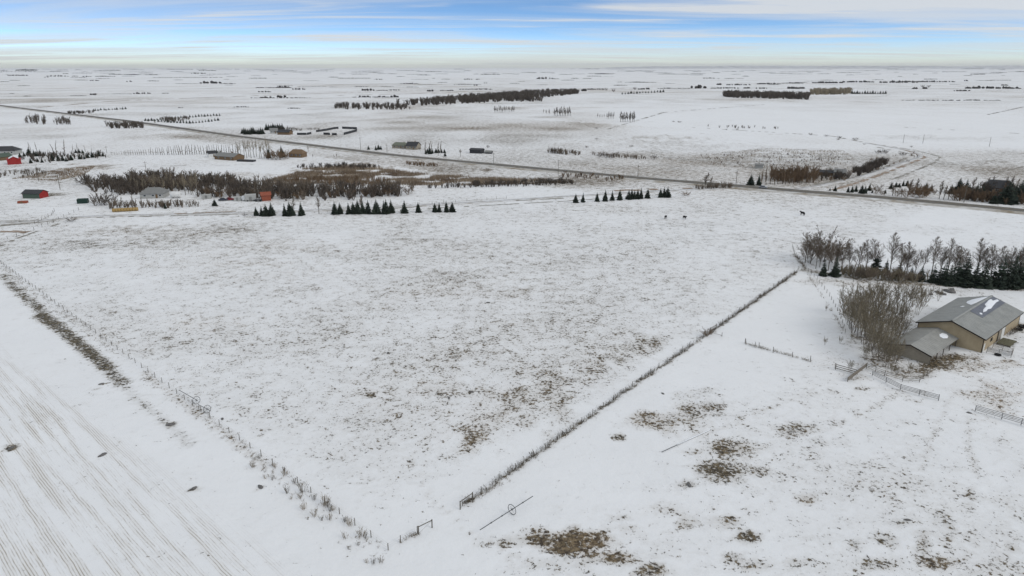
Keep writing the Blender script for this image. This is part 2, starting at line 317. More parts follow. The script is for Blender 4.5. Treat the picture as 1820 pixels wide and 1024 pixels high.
def ground_material():
    m = bpy.data.materials.new('snowy_prairie'); m.use_nodes = True; nt = m.node_tree; N = nt.nodes.new; L = nt.links.new
    b = nt.nodes['Principled BSDF']; b.inputs['Roughness'].default_value = 0.75; b.inputs['Specular IOR Level'].default_value = 0.25
    geo = N('ShaderNodeNewGeometry'); P = geo.outputs['Position']
    def attr(n): a = N('ShaderNodeAttribute'); a.attribute_name = n; return a.outputs['Fac']
    def Mt(op, a, b_=None, c=None, cl=False):
        n = N('ShaderNodeMath'); n.operation = op; n.use_clamp = cl
        for i, v in enumerate((a, b_, c)):
            if v is None: continue
            if isinstance(v, (int, float)): n.inputs[i].default_value = v
            else: L(v, n.inputs[i])
        return n.outputs[0]
    def noise(scale, det=4, rough=0.6, vec=P, dist=0.0):
        n = N('ShaderNodeTexNoise'); n.inputs['Scale'].default_value = scale; n.inputs['Detail'].default_value = det
        n.inputs['Roughness'].default_value = rough; n.inputs['Distortion'].default_value = dist; L(vec, n.inputs[0]); return n.outputs[0]
    def step(x, lo, hi):
        n = N('ShaderNodeMapRange'); n.interpolation_type = 'SMOOTHSTEP'
        for i, v in ((0, x), (1, lo), (2, hi)):
            if isinstance(v, (int, float)): n.inputs[i].default_value = v
            else: L(v, n.inputs[i])
        return n.outputs[0]
    def mixc(f, a, c):
        n = N('ShaderNodeMix'); n.data_type = 'RGBA'
        if isinstance(f, (int, float)): n.inputs[0].default_value = f
        else: L(f, n.inputs[0])
        for i, v in ((6, a), (7, c)):
            if isinstance(v, tuple): n.inputs[i].default_value = (*v, 1)
            else: L(v, n.inputs[i])
        return n.outputs[2]
    cov, brn, stb = attr('cov'), attr('brn'), attr('stb')
    fine = noise(1.5, 6, 0.68, dist=0.3); mid = noise(0.33, 4, 0.62, dist=0.6); tiny = noise(7, 3, 0.6)
    f = Mt('ADD', Mt('ADD', Mt('MULTIPLY', fine, 0.56), Mt('MULTIPLY', mid, 0.31)), Mt('MULTIPLY', tiny, 0.13))
    thr = Mt('SUBTRACT', 0.612, Mt('MULTIPLY', cov, 0.185))
    g = step(f, thr, Mt('ADD', thr, 0.055))
    # stubble rows, drilled parallel to the fence
    ang = math.atan2(DL[1], DL[0])
    mp = N('ShaderNodeMapping'); mp.inputs['Rotation'].default_value = (0, 0, -ang); L(P, mp.inputs[0])
    sp = N('ShaderNodeSeparateXYZ'); L(mp.outputs[0], sp.inputs[0])
    wob = Mt('MULTIPLY', noise(0.15, 2), 0.5)
    rows = Mt('SINE', Mt('MULTIPLY', Mt('ADD', sp.outputs[1], wob), 2*math.pi/0.36))
    ms = N('ShaderNodeMapping'); ms.inputs['Scale'].default_value = (0.035, 0.55, 1); L(mp.outputs[0], ms.inputs[0])
    pat = noise(1.0, 5, 0.66, ms.outputs[0])
    ms2 = N('ShaderNodeMapping'); ms2.inputs['Scale'].default_value = (0.6, 2.4, 1); L(mp.outputs[0], ms2.inputs[0])
    brk = noise(1.0, 4, 0.7, ms2.outputs[0])
    rowm = Mt('MULTIPLY', step(rows, 0.25, 0.85), step(Mt('ADD', Mt('MULTIPLY', pat, 0.7), Mt('MULTIPLY', brk, 0.3)), 0.45, 0.62))
    rowm = Mt('MULTIPLY', rowm, Mt('MULTIPLY', stb, 0.85), cl=True)
    # colours
    snow = mixc(noise(0.06, 3), (0.74,0.745,0.745), (0.82,0.825,0.825))
    cvar = noise(1.1, 5, 0.75)
    dark = mixc(step(cvar, 0.4, 0.62), (0.032,0.029,0.022), (0.14,0.115,0.072))
    tan = mixc(step(cvar, 0.4, 0.62), (0.07,0.048,0.03), (0.26,0.19,0.11))
    grass = mixc(brn, dark, tan)
    col = mixc(g, snow, grass)
    # thin snow over short grass takes a little of its colour
    thin = Mt('MULTIPLY', step(Mt('ADD', Mt('ADD', Mt('MULTIPLY', mid, 0.45), Mt('MULTIPLY', noise(0.9, 5, 0.7), 0.35)), Mt('MULTIPLY', cov, 0.55)), 0.42, 0.92), 0.62)
    col2 = mixc(thin, col, mixc(brn, (0.36,0.345,0.31), (0.46,0.38,0.29)))
    col2 = mixc(g, col2, grass)
    stubc = mixc(cvar, (0.13,0.11,0.08), (0.33,0.27,0.18))
    straw = Mt('MULTIPLY', Mt('MULTIPLY', stb, step(pat, 0.42, 0.66)), 0.30)
    L(mixc(rowm, mixc(straw, col2, (0.50,0.44,0.35)), stubc), b.inputs['Base Color'])
    h = Mt('ADD', Mt('ADD', Mt('MULTIPLY', noise(0.35, 5, 0.6), 0.8), Mt('MULTIPLY', fine, 0.25)), Mt('MULTIPLY', g, 0.12))
    bp = N('ShaderNodeBump'); bp.inputs['Strength'].default_value = 0.6; bp.inputs['Distance'].default_value = 0.35; L(h, bp.inputs['Height'])
    L(bp.outputs[0], b.inputs['Normal'])
    return m
me = mesh_np('ground', V, F, [ground_material()], smooth=True)
for nme, arr in (('cov', COV), ('brn', BRN), ('stb', STB)):
    a = me.attributes.new(nme, 'FLOAT', 'POINT'); a.data.foreach_set('value', np.clip(arr, 0, 1).astype(np.float32).ravel())
tag(link('ground', me), 'snow covered prairie fields with dead grass showing through', None, kind='structure')

def ribbon(name, pts, half, z, mat, crown=0.0, label=None, kind='structure', step=6.0):
    P2 = []
    for a, b in zip(pts[:-1], pts[1:]):
        a = np.asarray(a); b = np.asarray(b); n = max(1, int(np.linalg.norm(b-a)/step))
        for k in range(n): P2.append(a + (b-a)*k/n)
    P2.append(np.asarray(pts[-1])); P2 = np.array(P2)
    for _ in range(3): P2[1:-1] = 0.25*P2[:-2] + 0.5*P2[1:-1] + 0.25*P2[2:]
    T = np.gradient(P2, axis=0); T /= np.linalg.norm(T, axis=1)[:,None]; Nn = np.stack([-T[:,1], T[:,0]], 1)
    prof = [(-1,-0.3-z), (-1,0), (0,crown), (1,0), (1,-0.3-z)] if crown >= 0 else [(-1,0),(1,0)]
    if name == 'highway': prof = [(-2.6,-z-0.3), (-1.0,0), (0,crown), (1.0,0), (2.6,-z-0.3)]
    V = []; k = len(prof)
    for p, n in zip(P2, Nn):
        j = 1 + 0.06*(random.random()-0.5)
        for s, h in prof: V.append((p[0]+n[0]*s*half*j, p[1]+n[1]*s*half*j, z+h))
    V = np.array(V); n = len(P2)
    F = [(i*k+j, i*k+j+1, (i+1)*k+j+1, (i+1)*k+j) for i in range(n-1) for j in range(k-1)]
    mi = None; mats = [mat]
    if name == 'highway':
        mats = [mat, M_VERGE]; mi = [0 if j in (1,2) else 1 for i in range(n-1) for j in range(k-1)]
    return tag(link(name, mesh_np(name, V, F, mats, mi)), label, None, kind=kind), P2
M_VERGE = lerp_mat('road_verge', (0.19,0.145,0.085), (0.62,0.62,0.61), 0.11, 0.9, detail=8)
road, ROADP = ribbon('highway', HWYG, 4.4, 0.55, M_ASPH, 0.06, 'two lane asphalt highway crossing the prairie')
def line_mesh(name, pts, off, half, z, mat, parent):
    T = np.gradient(pts, axis=0); T /= np.linalg.norm(T, axis=1)[:,None]; Nn = np.stack([-T[:,1], T[:,0]], 1)
    V = []
    for p, n in zip(pts, Nn):
        for s in (-half, half): V.append((p[0]+n[0]*(off+s), p[1]+n[1]*(off+s), z))
    F = [(2*i, 2*i+1, 2*i+3, 2*i+2) for i in range(len(pts)-1)]
    return link(name, mesh_np(name, V, F, [mat]), parent)
M_YEL = lerp_mat('yellow_paint', (0.45,0.33,0.06), (0.6,0.45,0.1), 2, 0.7); M_WHT = lerp_mat('white_paint', (0.6,0.6,0.58), (0.78,0.78,0.76), 2, 0.7)
nearp = ROADP[(ROADP[:,1] < 760)]
line_mesh('centre_line', nearp, 0.0, 0.08, 0.62, M_YEL, road); line_mesh('edge_line', nearp, 3.7, 0.07, 0.572, M_WHT, road); line_mesh('edge_line', nearp, -3.7, 0.07, 0.572, M_WHT, road)
M_LANE = lerp_mat('snowy_lane', (0.33,0.30,0.26), (0.72,0.73,0.74), 0.22, 0.9, detail=8)
# strips of uncovered grass along lanes, ditches and field edges
random.seed(12)
for k in range(70):
    y = math.exp(random.uniform(math.log(520), math.log(9000))); x = random.uniform(-.85, .85)*y
    if x > 40 and 480 < y < 1600: continue
    dd = DR if random.random() < .5 else DL; l = random.uniform(60, 380)*(y/900)**.6; STRIPS.append(([np.array((x,y))-dd*l/2, np.array((x,y))+dd*l/2], random.uniform(.6,1.6)*(y/900)**.75, random.uniform(.3,.7), random.random()))
for k in range(230):
    y = math.exp(random.uniform(math.log(400), math.log(3600))); x = random.uniform(-.85, .85)*y
    if x > 40 and 480 < y < 1600 and random.random() < .8: continue
    a = random.gauss(0, .5); dd = np.array((math.cos(a), math.sin(a))); l = random.uniform(8, 60)*(y/700)**.6; STRIPS.append(([np.array((x,y))-dd*l/2, np.array((x,y))+dd*l/2+np.array((0, random.gauss(0,.06)*l))], random.uniform(.3,1.1)*(y/700)**.7, random.uniform(.35,.75), random.random()))
SV, SF, SI = [], [], []
for pts, width, amt, brn in STRIPS:
    P2 = []; Q = [np.asarray(p) if isinstance(p, np.ndarray) else xy(*p) for p in pts]
    for a, b in zip(Q[:-1], Q[1:]):
        n = max(2, int(np.linalg.norm(b-a)/max(2.5, width*1.6))); P2 += [a+(b-a)*k/n for k in range(n)]
    P2.append(Q[-1]); P2 = np.array(P2)
    for _ in range(4): P2[1:-1] = .25*P2[:-2]+.5*P2[1:-1]+.25*P2[2:]
    T = np.gradient(P2, axis=0); T /= np.linalg.norm(T, axis=1)[:,None]+1e-9
    for i in range(len(P2)-1):
        if random.random() > amt*1.25: continue
        b = len(SV); z = .07 if P2[i][1] < 900 else .25
        for j in (i, i+1):
            w0, w1 = width*random.uniform(.25,1.0), width*random.uniform(.25,1.0); SV += [(P2[j][0]-T[j][1]*w0, P2[j][1]+T[j][0]*w0, z), (P2[j][0]+T[j][1]*w1, P2[j][1]-T[j][0]*w1, z)]
        SF.append((b,b+1,b+3,b+2)); SI.append(1 if (brn or .3) > .6 else 0)
M_STRIP = lerp_mat('ditch_grass', (0.09,0.078,0.055), (0.42,0.40,0.36), 0.5, .9, detail=7); M_STRIPB = lerp_mat('rusty_ditch_grass', (0.17,0.10,0.055), (0.42,0.36,0.30), 0.4, .9, detail=7)
tag(link('edge_grass', mesh_np('edge_grass', SV, SF, [M_STRIP, M_STRIPB], SI)), 'strips of dead grass along lanes and field edges', None, kind='stuff')
ribbon('gravel_lane', [xy(*p) for p in [(-60,400),(60,396),(140,385),(300,382),(450,379),(640,371),(820,362),(1000,350),(1180,340),(1290,335)]], 2.6, 0.05, M_LANE, 0.05, 'snow covered gravel lane below the farmyard')
ribbon('curving_driveway', [xy(*p) for p in [(1395,341),(1460,330),(1530,315),(1600,292),(1640,279),(1628,270),(1580,261),(1540,254)]], 2.4, 0.05, M_LANE, 0.05, 'snowy driveway bending up behind the roadside trees')
ribbon('side_driveway', [xy(*p) for p in [(1630,357),(1650,340),(1664,331)]], 2.2, 0.05, M_LANE, 0.05, 'short snowy driveway between brown shrubs right of the highway')

# ------------------------------------------------------------------ trees: meshes shared by all trees of a kind
def perp(d):
    a = Vector((random.gauss(0,1), random.gauss(0,1), random.gauss(0,1))); a -= d*a.dot(d); return a.normalized()
def limb(mb, p, d, length, r0, r1, nseg, sides, wob, lift=0.0):
    pts = [p.copy()]; q = p.copy(); d = d.copy()
    for i in range(nseg):
        d = (d + perp(d)*wob*random.random() + Vector((0,0,lift))).normalized(); q = q + d*(length/nseg); pts.append(q.copy())
    mb.tube(pts, [r0 + (r1-r0)*i/nseg for i in range(nseg+1)], sides, caps=False); return pts
def along(pts, t):
    f = t*(len(pts)-1); i = min(int(f), len(pts)-2); w = f-i
    return pts[i]*(1-w) + pts[i+1]*w, (pts[i+1]-pts[i]).normalized()
def bare_tree(seed, h=10.0, r=0.15, nb=24, n2=5, n3=3, ang=(25,50), first=0.22, blen=0.34, stems=1, spread=0.12, tw=0.018, nm='bare'):
    """leafless tree: returns trunk mesh, crown (branches and twigs) mesh, unit height h"""
    random.seed(seed); tr = MB(); cr = MB()
    for s in range(stems):
        a = 2*math.pi*s/stems + random.random(); ln = spread*(0.5+random.random()) if stems > 1 else spread*0.3
        base = Vector((math.cos(a)*0.25, math.sin(a)*0.25, -0.1)) if stems > 1 else Vector((0,0,-0.1))
        hh = h*(1.0 if s == 0 else 0.72+0.28*random.random())
        tp = limb(tr, base, Vector((math.cos(a)*ln, math.sin(a)*ln, 1)).normalized(), hh, r/(stems**0.4), tw*1.2, 7, 5, 0.10)
        for i in range(nb//stems + 1):
            t = first + (0.97-first)*((i+random.random()*0.8)/(nb//stems+1))
            p, d = along(tp, t); e = R(random.uniform(*ang)); bd = (d*math.cos(e) + perp(d)*math.sin(e)).normalized()
            L1 = h*blen*(1.08-t)*(0.6+0.6*random.random()); r1 = max(tw*1.6, r*0.42*(1.05-t)/(stems**0.4))
            bp = limb(cr, p, bd, L1, r1, tw, 3, 3, 0.22, 0.10)
            for k in range(n2):
                p2, d2 = along(bp, 0.25+0.72*random.random()); e = R(random.uniform(20,55))
                b2 = limb(cr, p2, (d2*math.cos(e)+perp(d2)*math.sin(e)).normalized(), L1*random.uniform(0.25,0.5), tw*1.15, tw*0.8, 2, 3, 0.25, 0.10)
                for j in range(n3):
                    p3, d3 = along(b2, 0.2+0.8*random.random()); e = R(random.uniform(15,50))
                    limb(cr, p3, (d3*math.cos(e)+perp(d3)*math.sin(e)).normalized(), L1*random.uniform(0.12,0.24), tw*0.8, tw*0.4, 1, 3, 0.2, 0.06)
    return tr, cr, h
def spruce(seed, h=8.0, rad=1.75, levels=24, gap=0.0):
    random.seed(seed); tr = MB(); tr.tube([(0,0,-0.1),(0,0,h*0.5),(0,0,h*0.985)], [h*0.018, h*0.011, 0.012], 6); cr = MB()
    lean = [1 + 0.22*math.sin(k*1.3+seed) for k in range(12)]
    for i in range(levels):
        t = (i+0.5*random.random())/levels; z0 = h*(0.045+0.94*t); rr = rad*((1-t)**0.86)*(0.82+0.36*random.random())+0.10
        nb = max(5, int(13*(1-t)+4)); off = random.random()*6.3
        for k in range(nb):
            if random.random() < gap: continue
            a = off+2*math.pi*k/nb+random.uniform(-.2,.2); l = rr*random.uniform(0.68,1.12)*lean[int(a/6.3*12) % 12]
            dx, dy = math.cos(a), math.sin(a); droop = l*random.uniform(0.12,0.42); w = l*random.uniform(0.20,0.34)+0.05
            px, py = -dy, dx
            tip = (dx*l, dy*l, z0-droop+0.10*l); mid = (dx*l*0.55, dy*l*0.55, z0-droop*0.35)
            # hanging sprays either side of the bough
            for s in (-1, 1):
                e = (dx*l*0.72+px*w*s, dy*l*0.72+py*w*s, z0-droop*1.05-0.06*h*random.random()*(1-t))
                cr.add([(0,0,z0+0.02*h), mid, e], [(0,1,2)]); cr.add([mid, tip, e], [(0,1,2)])
            cr.add([(0,0,z0+0.015*h), (mid[0]+px*w*.4, mid[1]+py*w*.4, mid[2]), tip, (mid[0]-px*w*.4, mid[1]-py*w*.4, mid[2]-0.03*h*(1-t))], [(0,1,2,3)])
    cr.add([(0,0,h),(0.05,0.02,h*0.93),(-0.04,0.04,h*0.93),(0,-0.05,h*0.93)], [(0,1,2),(0,2,3),(0,3,1)])
    return tr, cr, h
def kind(maker, variants, mt, mc, nm):
    out = []
    for a in variants:
        t, c, h = maker(**a) if isinstance(a, dict) else maker(*a)
        out.append((t.mesh('trunk', mt), c.mesh('crown', mc), h))
    return out
POPLAR = kind(bare_tree, [dict(seed=s, h=13, r=0.17, nb=46, n2=7, n3=5, ang=(22,55), blen=0.46, tw=0.019) for s in (1,2,3,4)], M_BARK, M_TWIG, 'poplar')
FARPOP = kind(bare_tree, [dict(seed=s, h=10, r=0.20, nb=26, n2=5, n3=3, ang=(16,42), blen=0.36, tw=0.038) for s in (11,12,13)], M_BARK, M_TWIG, 'far')
PALEPOP = kind(bare_tree, [dict(seed=s, h=12, r=0.22, nb=24, n2=4, n3=3, ang=(16,36), blen=0.32, tw=0.032, first=0.35) for s in (15,16,17)], M_BARK, M_TWIGP, 'pale')
FARG = kind(bare_tree, [dict(seed=s, h=10, r=0.22, nb=26, n2=4, n3=2, ang=(14,40), blen=0.36, tw=0.07, first=0.15) for s in (14,18,19)], M_DARKTWIG, M_DARKTWIG, 'grove')
BIGW = kind(bare_tree, [dict(seed=s, h=8, r=0.12, nb=90, n2=6, n3=4, ang=(20,50), blen=0.36, stems=10, spread=0.5, tw=0.020, first=0.12) for s in (45,46)], M_BARK, M_TWIG, 'bigwillow')
SLIM = kind(bare_tree, [dict(seed=s, h=8, r=0.15, nb=12, n2=3, n3=0, ang=(10,22), blen=0.22, tw=0.045, first=0.1) for s in (21,22,23)], M_DARKTWIG, M_TWIG, 'slim')
SHRUB = kind(bare_tree, [dict(seed=s, h=7, r=0.075, nb=64, n2=5, n3=4, ang=(15,50), blen=0.40, stems=8, spread=0.30, tw=0.016, first=0.25) for s in (31,32,33,34)], M_BARK, M_OLIVE, 'shrub')
WILLOW = kind(bare_tree, [dict(seed=s, h=6, r=0.12, nb=48, n2=6, n3=3, ang=(20,50), blen=0.36, stems=8, spread=0.55, tw=0.028, first=0.12) for s in (41,42,43)], M_WILLOW, M_WILLOW, 'willow')
GREYBUSH = kind(bare_tree, [dict(seed=s, h=5, r=0.10, nb=44, n2=5, n3=3, ang=(20,50), blen=0.38, stems=8, spread=0.55, tw=0.026, first=0.1) for s in (51,52,53)], M_DARKTWIG, M_DARKTWIG, 'grey')
COLUMN = kind(bare_tree, [dict(seed=s, h=10, r=0.18, nb=44, n2=5, n3=2, ang=(6,16), blen=0.26, tw=0.032, first=0.06) for s in (61,62)], M_DARKTWIG, M_WILLOW, 'column')
SPRUCE = kind(spruce, [dict(seed=s, h=8, rad=r_, levels=24) for s, r_ in ((71,1.9),(72,1.6),(73,2.1),(74,1.75))], M_SBARK, M_SPRUCE, 'spruce')
THINSPR = kind(spruce, [dict(seed=s, h=9, rad=1.7, levels=20, gap=0.25) for s in (81,82,83)], M_SBARK, M_SPRUCE, 'thinspruce')
random.seed(99)
ORD = ['first','second','third','fourth','fifth','sixth','seventh','eighth','ninth','tenth','eleventh','twelfth','thirteenth','fourteenth','fifteenth','sixteenth','seventeenth','eighteenth','nineteenth','twentieth']
def ordw(i):
    if i < 20: return ORD[i]
    tens = {2:'twenty',3:'thirty',4:'forty',5:'fifty',6:'sixty',7:'seventy'}[(i+1)//10]
    return tens + ('-' + ORD[(i+1) % 10 - 1] if (i+1) % 10 else 'ieth')
NV = {}
def tree(nm, kd, u, v, hp=None, h=None, label='', cat='tree', group=None, wide=1.0, var=None, crownname='crown', p=None):
    """one tree standing at the place (u, v), hp photo pixels or h metres tall"""
    if p is None: p = G(u, v)
    if h is None: h = HT(u, v, hp)
    k = NV.get(nm, 0); NV[nm] = k+1
    t, c, h0 = kd[(k*5 + k//3) % len(kd) if var is None else var]
    s = h/h0; e = empty(nm, p, label, cat, group, rotz=random.uniform(0, 6.28), scale=(s*wide, s*wide, s))
    link('trunk', t, e); link(crownname, c, e); return e
def row(nm, kd, pts, label, group, wide=1.0, cat='tree'):
    """label has one %s for the ordinal from the left; pts are (u, v, hp)"""
    pts = sorted(pts)
    for i, (u, v, hp) in enumerate(pts):
        tree(nm, kd, u, v, hp, label=label % ordw(i), group=group, wide=wide*random.uniform(.84,1.2), cat=cat)

# roadside spruces in two broken rows
Z2 = lambda x: 400 + x/3.2
LEFTROW = [(Z2(178),383.5,17),(Z2(209),384,19),(Z2(234),384,22),(Z2(266),383.5,25),(Z2(341),383.5,23),(Z2(369),383.5,26),(Z2(384),383.5,19),(Z2(434),383,25),
           (Z2(625),381,24),(Z2(655),380.5,22),(Z2(703),380.5,21),(Z2(730),380,22),(Z2(756),380,26),(Z2(784),380,25),(Z2(815),380,26),(Z2(862),380,27),(Z2(905),380,25),(Z2(917),380,27),(Z2(945),379,25),
           (Z2(1021),379,24),(Z2(1099),377.5,19),(Z2(1193),377,17),(Z2(1219),377,18),(Z2(1259),377,21),(Z2(1293),377,19)]
row('roadside_spruce', SPRUCE, LEFTROW, '%s dark spruce from the left in the broken row beside the lane', 'spruces in the left roadside row', 1.18)
Z3 = lambda x: 820 + x/3.2
RIGHTROW = [(Z3(650),360.5,17),(Z3(692),359.5,18),(Z3(771),358,17),(Z3(818),357.5,21),(Z3(857),356.5,19),(Z3(900),355.5,20),(Z3(952),354.5,18),(Z3(968),354,20),(Z3(984),354,17),(Z3(1002),353.5,18),(Z3(1021),353,20),(Z3(1059),352.5,19),(Z3(1131),351,18),(Z3(1152),351,20),(Z3(1172),351,20)]
row('wayside_spruce', SPRUCE, RIGHTROW, '%s dark spruce from the left in the short row nearer the highway', 'spruces in the right roadside row', 1.25)
tree('bare_ash', FARPOP, 567, 380, 34, label='lone leafless tree in the gap of the left spruce row'); tree('bare_ash', FARPOP, 522, 383, 33, label='thin leafless tree behind the second spruce clump')
tree('bare_ash', FARPOP, 642, 378, 34, label='thin leafless tree rising behind the middle of the left spruce row')
tree('low_bush', GREYBUSH, 435, 384, 7, label='low grey bush at the left end of the spruce row', cat='bush', wide=1.6)
tree('low_bush', GREYBUSH, 126, 394, 10, label='grey leafless bush beside the lane at the field corner', cat='bush', wide=1.9)
tree('low_bush', WILLOW, 1219, 348, 9, label='broad reddish bush right of the short spruce row', cat='bush', wide=2.3)

# shelterbelt behind the barn
belt = [(1440,468,56),(1486,478,50),(1510,483,58),(1541,486,60),(1596,489,62),(1626,490,60),(1668,492,64),(1680,490,58),(1759,498,70),(1808,500,72),(1824,498,74),(1432,470,64),(1447,474,62),(1460,476,58),(1474,480,52),(1497,484,62),(1524,488,64),(1560,484,62),(1580,486,66),(1612,492,70),(1652,490,66),(1690,494,66),(1716,498,60),(1732,500,78),(1748,502,74),(1770,500,72),(1786,504,78),(1800,498,76),(1816,502,82),(1835,504,80),(1640,484,50),(1706,488,60),(1606,486,48)]
random.seed(61); belt = [(u+random.uniform(-4,4), v+random.uniform(-3,4), hp*random.uniform(.72,1.12)) for u, v, hp in belt]
row('shelterbelt_poplar', POPLAR, belt, '%s tall leafless poplar from the left in the belt behind the barn', 'poplars of the shelterbelt', 1.0)
spr = [(1463,490,30),(1484,491,38),(1555,487,42),(1574,484,26),(1597,490,30),(1676,506,46),(1697,507,50),(1713,508,56),(1657,503,36),(1636,500,30),(1746,511,48),(1776,511,60),(1797,511,62),(1818,508,50),(1836,510,58),(1618,498,26),(1762,508,40),(1787,512,52),(1806,511,56),(1826,511,60),(1730,509,44),(1686,507,40),(1705,508,44),(1667,505,34)]
row('shelterbelt_spruce', THINSPR, spr, '%s dark spruce from the left in the belt behind the barn', 'spruces of the shelterbelt', 1.3)
tree('round_willow', BIGW, 1482, 468, 50, label='rounded leafless bush right of the large willow dome', cat='bush', wide=1.4)
tree('round_willow', BIGW, 1462, 465, 64, label='large rounded leafless willow at the left end of the shelterbelt', wide=1.35)
tree('round_willow', BIGW, 1438, 467, 46, label='smaller grey bush leaning on the left end of the shelterbelt', cat='bush', wide=1.0)
for i, (u, v, hp) in enumerate([(1522,497,30),(1545,499,30),(1577,500,28),(1604,502,26),(1628,501,24)]):
    tree('low_willow', BIGW, u, v, hp, label='%s low brownish willow from the left under the shelterbelt trees' % ordw(i), cat='bush', group='low willows under the shelterbelt', wide=1.1)
# tall shrubs beside the barn
shr = [(1513,586,66),(1540,600,70),(1590,646,56),(1532,556,56),(1565,545,54),(1502,560,62),(1509,578,66),(1516,592,74),(1526,604,78),(1535,612,80),(1546,624,78),(1553,634,74),(1563,643,70),(1572,651,60),(1580,655,56),(1528,566,66),(1541,578,70),(1556,590,70),(1570,604,72),(1556,556,58),(1574,572,60),(1590,590,56),(1603,574,48),(1597,558,60),(1613,552,66),(1630,560,52),(1585,620,64),(1598,604,50),(1640,545,46),(1545,545,48)]
row('tall_shrub', SHRUB, shr, '%s tall leafless multi-stemmed shrub from the left in the thicket beside the barn', 'shrubs of the barn thicket', 0.95, 'shrub')
for i, (u, v, hp) in enumerate([(1584,664,22),(1592,666,20),(1616,664,24),(1537,640,34),(1510,660,24),(1466,613,16),(1493,611,15),(1514,603,14),(1667,535,28),(1468,553,12)]):
    tree('small_sapling', SHRUB, u, v, hp, label=['bare sapling stump clump by the annex gable','bare stem clump left of the annex doorway path','bare stems at the annex front corner','spreading shrub left of the annex','small shrub behind the rail corner','leftmost dry sapling in the white paddock','middle dry sapling in the white paddock','dry sapling nearest the thicket in the paddock','thin bare sapling behind the barn roof','wispy sapling along the paddock posts'][i], cat='sapling', wide=0.8)

# ------------------------------------------------------------------ the barn
def siding(name, c1, c2, pitch, axis='X', rough=0.6, stain=(0.2,0.17,0.12)):
    m = lerp_mat(name, c1, c2, 0.5, rough, detail=6); nt = m.node_tree; b = nt.nodes['Principled BSDF']
    tc = nt.nodes['Texture Coordinate']; w = nt.nodes.new('ShaderNodeTexWave'); w.wave_type = 'BANDS'; w.bands_direction = axis
    w.inputs['Scale'].default_value = 0.314/pitch; nt.links.new(tc.outputs['Object'], w.inputs[0])
    bp = nt.nodes.new('ShaderNodeBump'); bp.inputs['Strength'].default_value = 0.5; bp.inputs['Distance'].default_value = 0.03
    nt.links.new(w.outputs[1], bp.inputs['Height']); nt.links.new(bp.outputs[0], b.inputs['Normal'])
    return m
M_TAN = siding('tan_metal_siding', (0.33,0.26,0.165), (0.41,0.33,0.215), 0.23, 'X')
M_TANX = siding('tan_gable_siding', (0.33,0.26,0.165), (0.41,0.33,0.215), 0.23, 'Y')
M_ANN = siding('weathered_siding', (0.23,0.2,0.155), (0.31,0.27,0.21), 0.23, 'Y')
M_ROOF = siding('grey_metal_roof', (0.235,0.238,0.222), (0.31,0.31,0.288), 0.3, 'X', 0.55)
M_ROOF2 = siding('annex_metal_roof', (0.24,0.238,0.22), (0.33,0.325,0.3), 0.3, 'X', 0.55)
M_PATCH = siding('dark_roof_sheet', (0.095,0.1,0.118), (0.15,0.155,0.175), 0.3, 'X', 0.4)
M_TRIM = lerp_mat('dark_brown_trim', (0.022,0.016,0.012), (0.045,0.034,0.026), 3, 0.6)
M_DOOR = lerp_mat('white_door_paint', (0.55,0.54,0.5), (0.68,0.67,0.63), 1, 0.6)
M_DECK = lerp_mat('mossy_deck_wood', (0.09,0.085,0.05), (0.16,0.15,0.095), 2, 0.9, stretch=(0.3,3,1))
BO = xy(1744, 627.3); BYAW = R(40.2)
barn = empty('barn', (BO[0], BO[1], 0), 'tan metal barn with grey gable roof and open annex beside the thicket', 'barn', rotz=BYAW)
def bw(x, y): c, s = math.cos(BYAW), math.sin(BYAW); return Vector((BO[0]+c*x-s*y, BO[1]+s*x+c*y, 0))
EV, RG, BL, BW_, = 3.7, 6.1, 28.4, 14.5
m = MB(); m.add([(0.03,0,-.2),(BL-.03,0,-.2),(BL-.03,0,EV),(0.03,0,EV)], [(0,1,2,3)]); m.add([(0.03,BW_,-.2),(BL-.03,BW_,-.2),(BL-.03,BW_,EV),(0.03,BW_,EV)], [(3,2,1,0)]); m.build('side_wall', M_TAN, barn)
for x in (0, BL):
    m = MB(); m.add([(x,0,-.2),(x,BW_,-.2),(x,BW_,EV),(x,BW_/2,RG),(x,0,EV)], [(0,1,2,3,4)]); m.build('gable_wall', M_TANX, barn)
def slope(x0, x1, ya, za, yb, zb, th=0.14, pitch=0.9):
    """a roof slope from the eave (ya, za) to the ridge (yb, zb) with raised seams"""
    mb = MB(); n = Vector((0, -(zb-za), yb-ya)).normalized(); n = n if n.z > 0 else -n; o = n*th
    mb.add([(x0,ya,za),(x1,ya,za),(x1,yb,zb),(x0,yb,zb),(x0,ya+o.y,za+o.z),(x1,ya+o.y,za+o.z),(x1,yb+o.y,zb+o.z),(x0,yb+o.y,zb+o.z)],
           [(0,1,2,3),(7,6,5,4),(0,4,5,1),(1,5,6,2),(2,6,7,3),(3,7,4,0)])
    k = int((x1-x0)/pitch); s = n*(th+0.035)
    for i in range(1, k):
        x = x0+(x1-x0)*i/k
        mb.add([(x-.03,ya+o.y,za+o.z),(x+.03,ya+o.y,za+o.z),(x+.03,yb+o.y,zb+o.z),(x-.03,yb+o.y,zb+o.z),(x,ya+s.y,za+s.z),(x,yb+s.y,zb+s.z)], [(0,4,5,3),(1,2,5,4)])
    return mb
OH = 0.45; dz = (RG-EV)/(BW_/2)*OH
r1 = slope(-0.5, BL+0.5, -OH, EV-dz, BW_/2, RG).build('roof_slope', M_ROOF, barn)
r2 = slope(-0.5, BL+0.5, BW_+OH, EV-dz, BW_/2, RG).build('roof_slope', M_ROOF, barn)
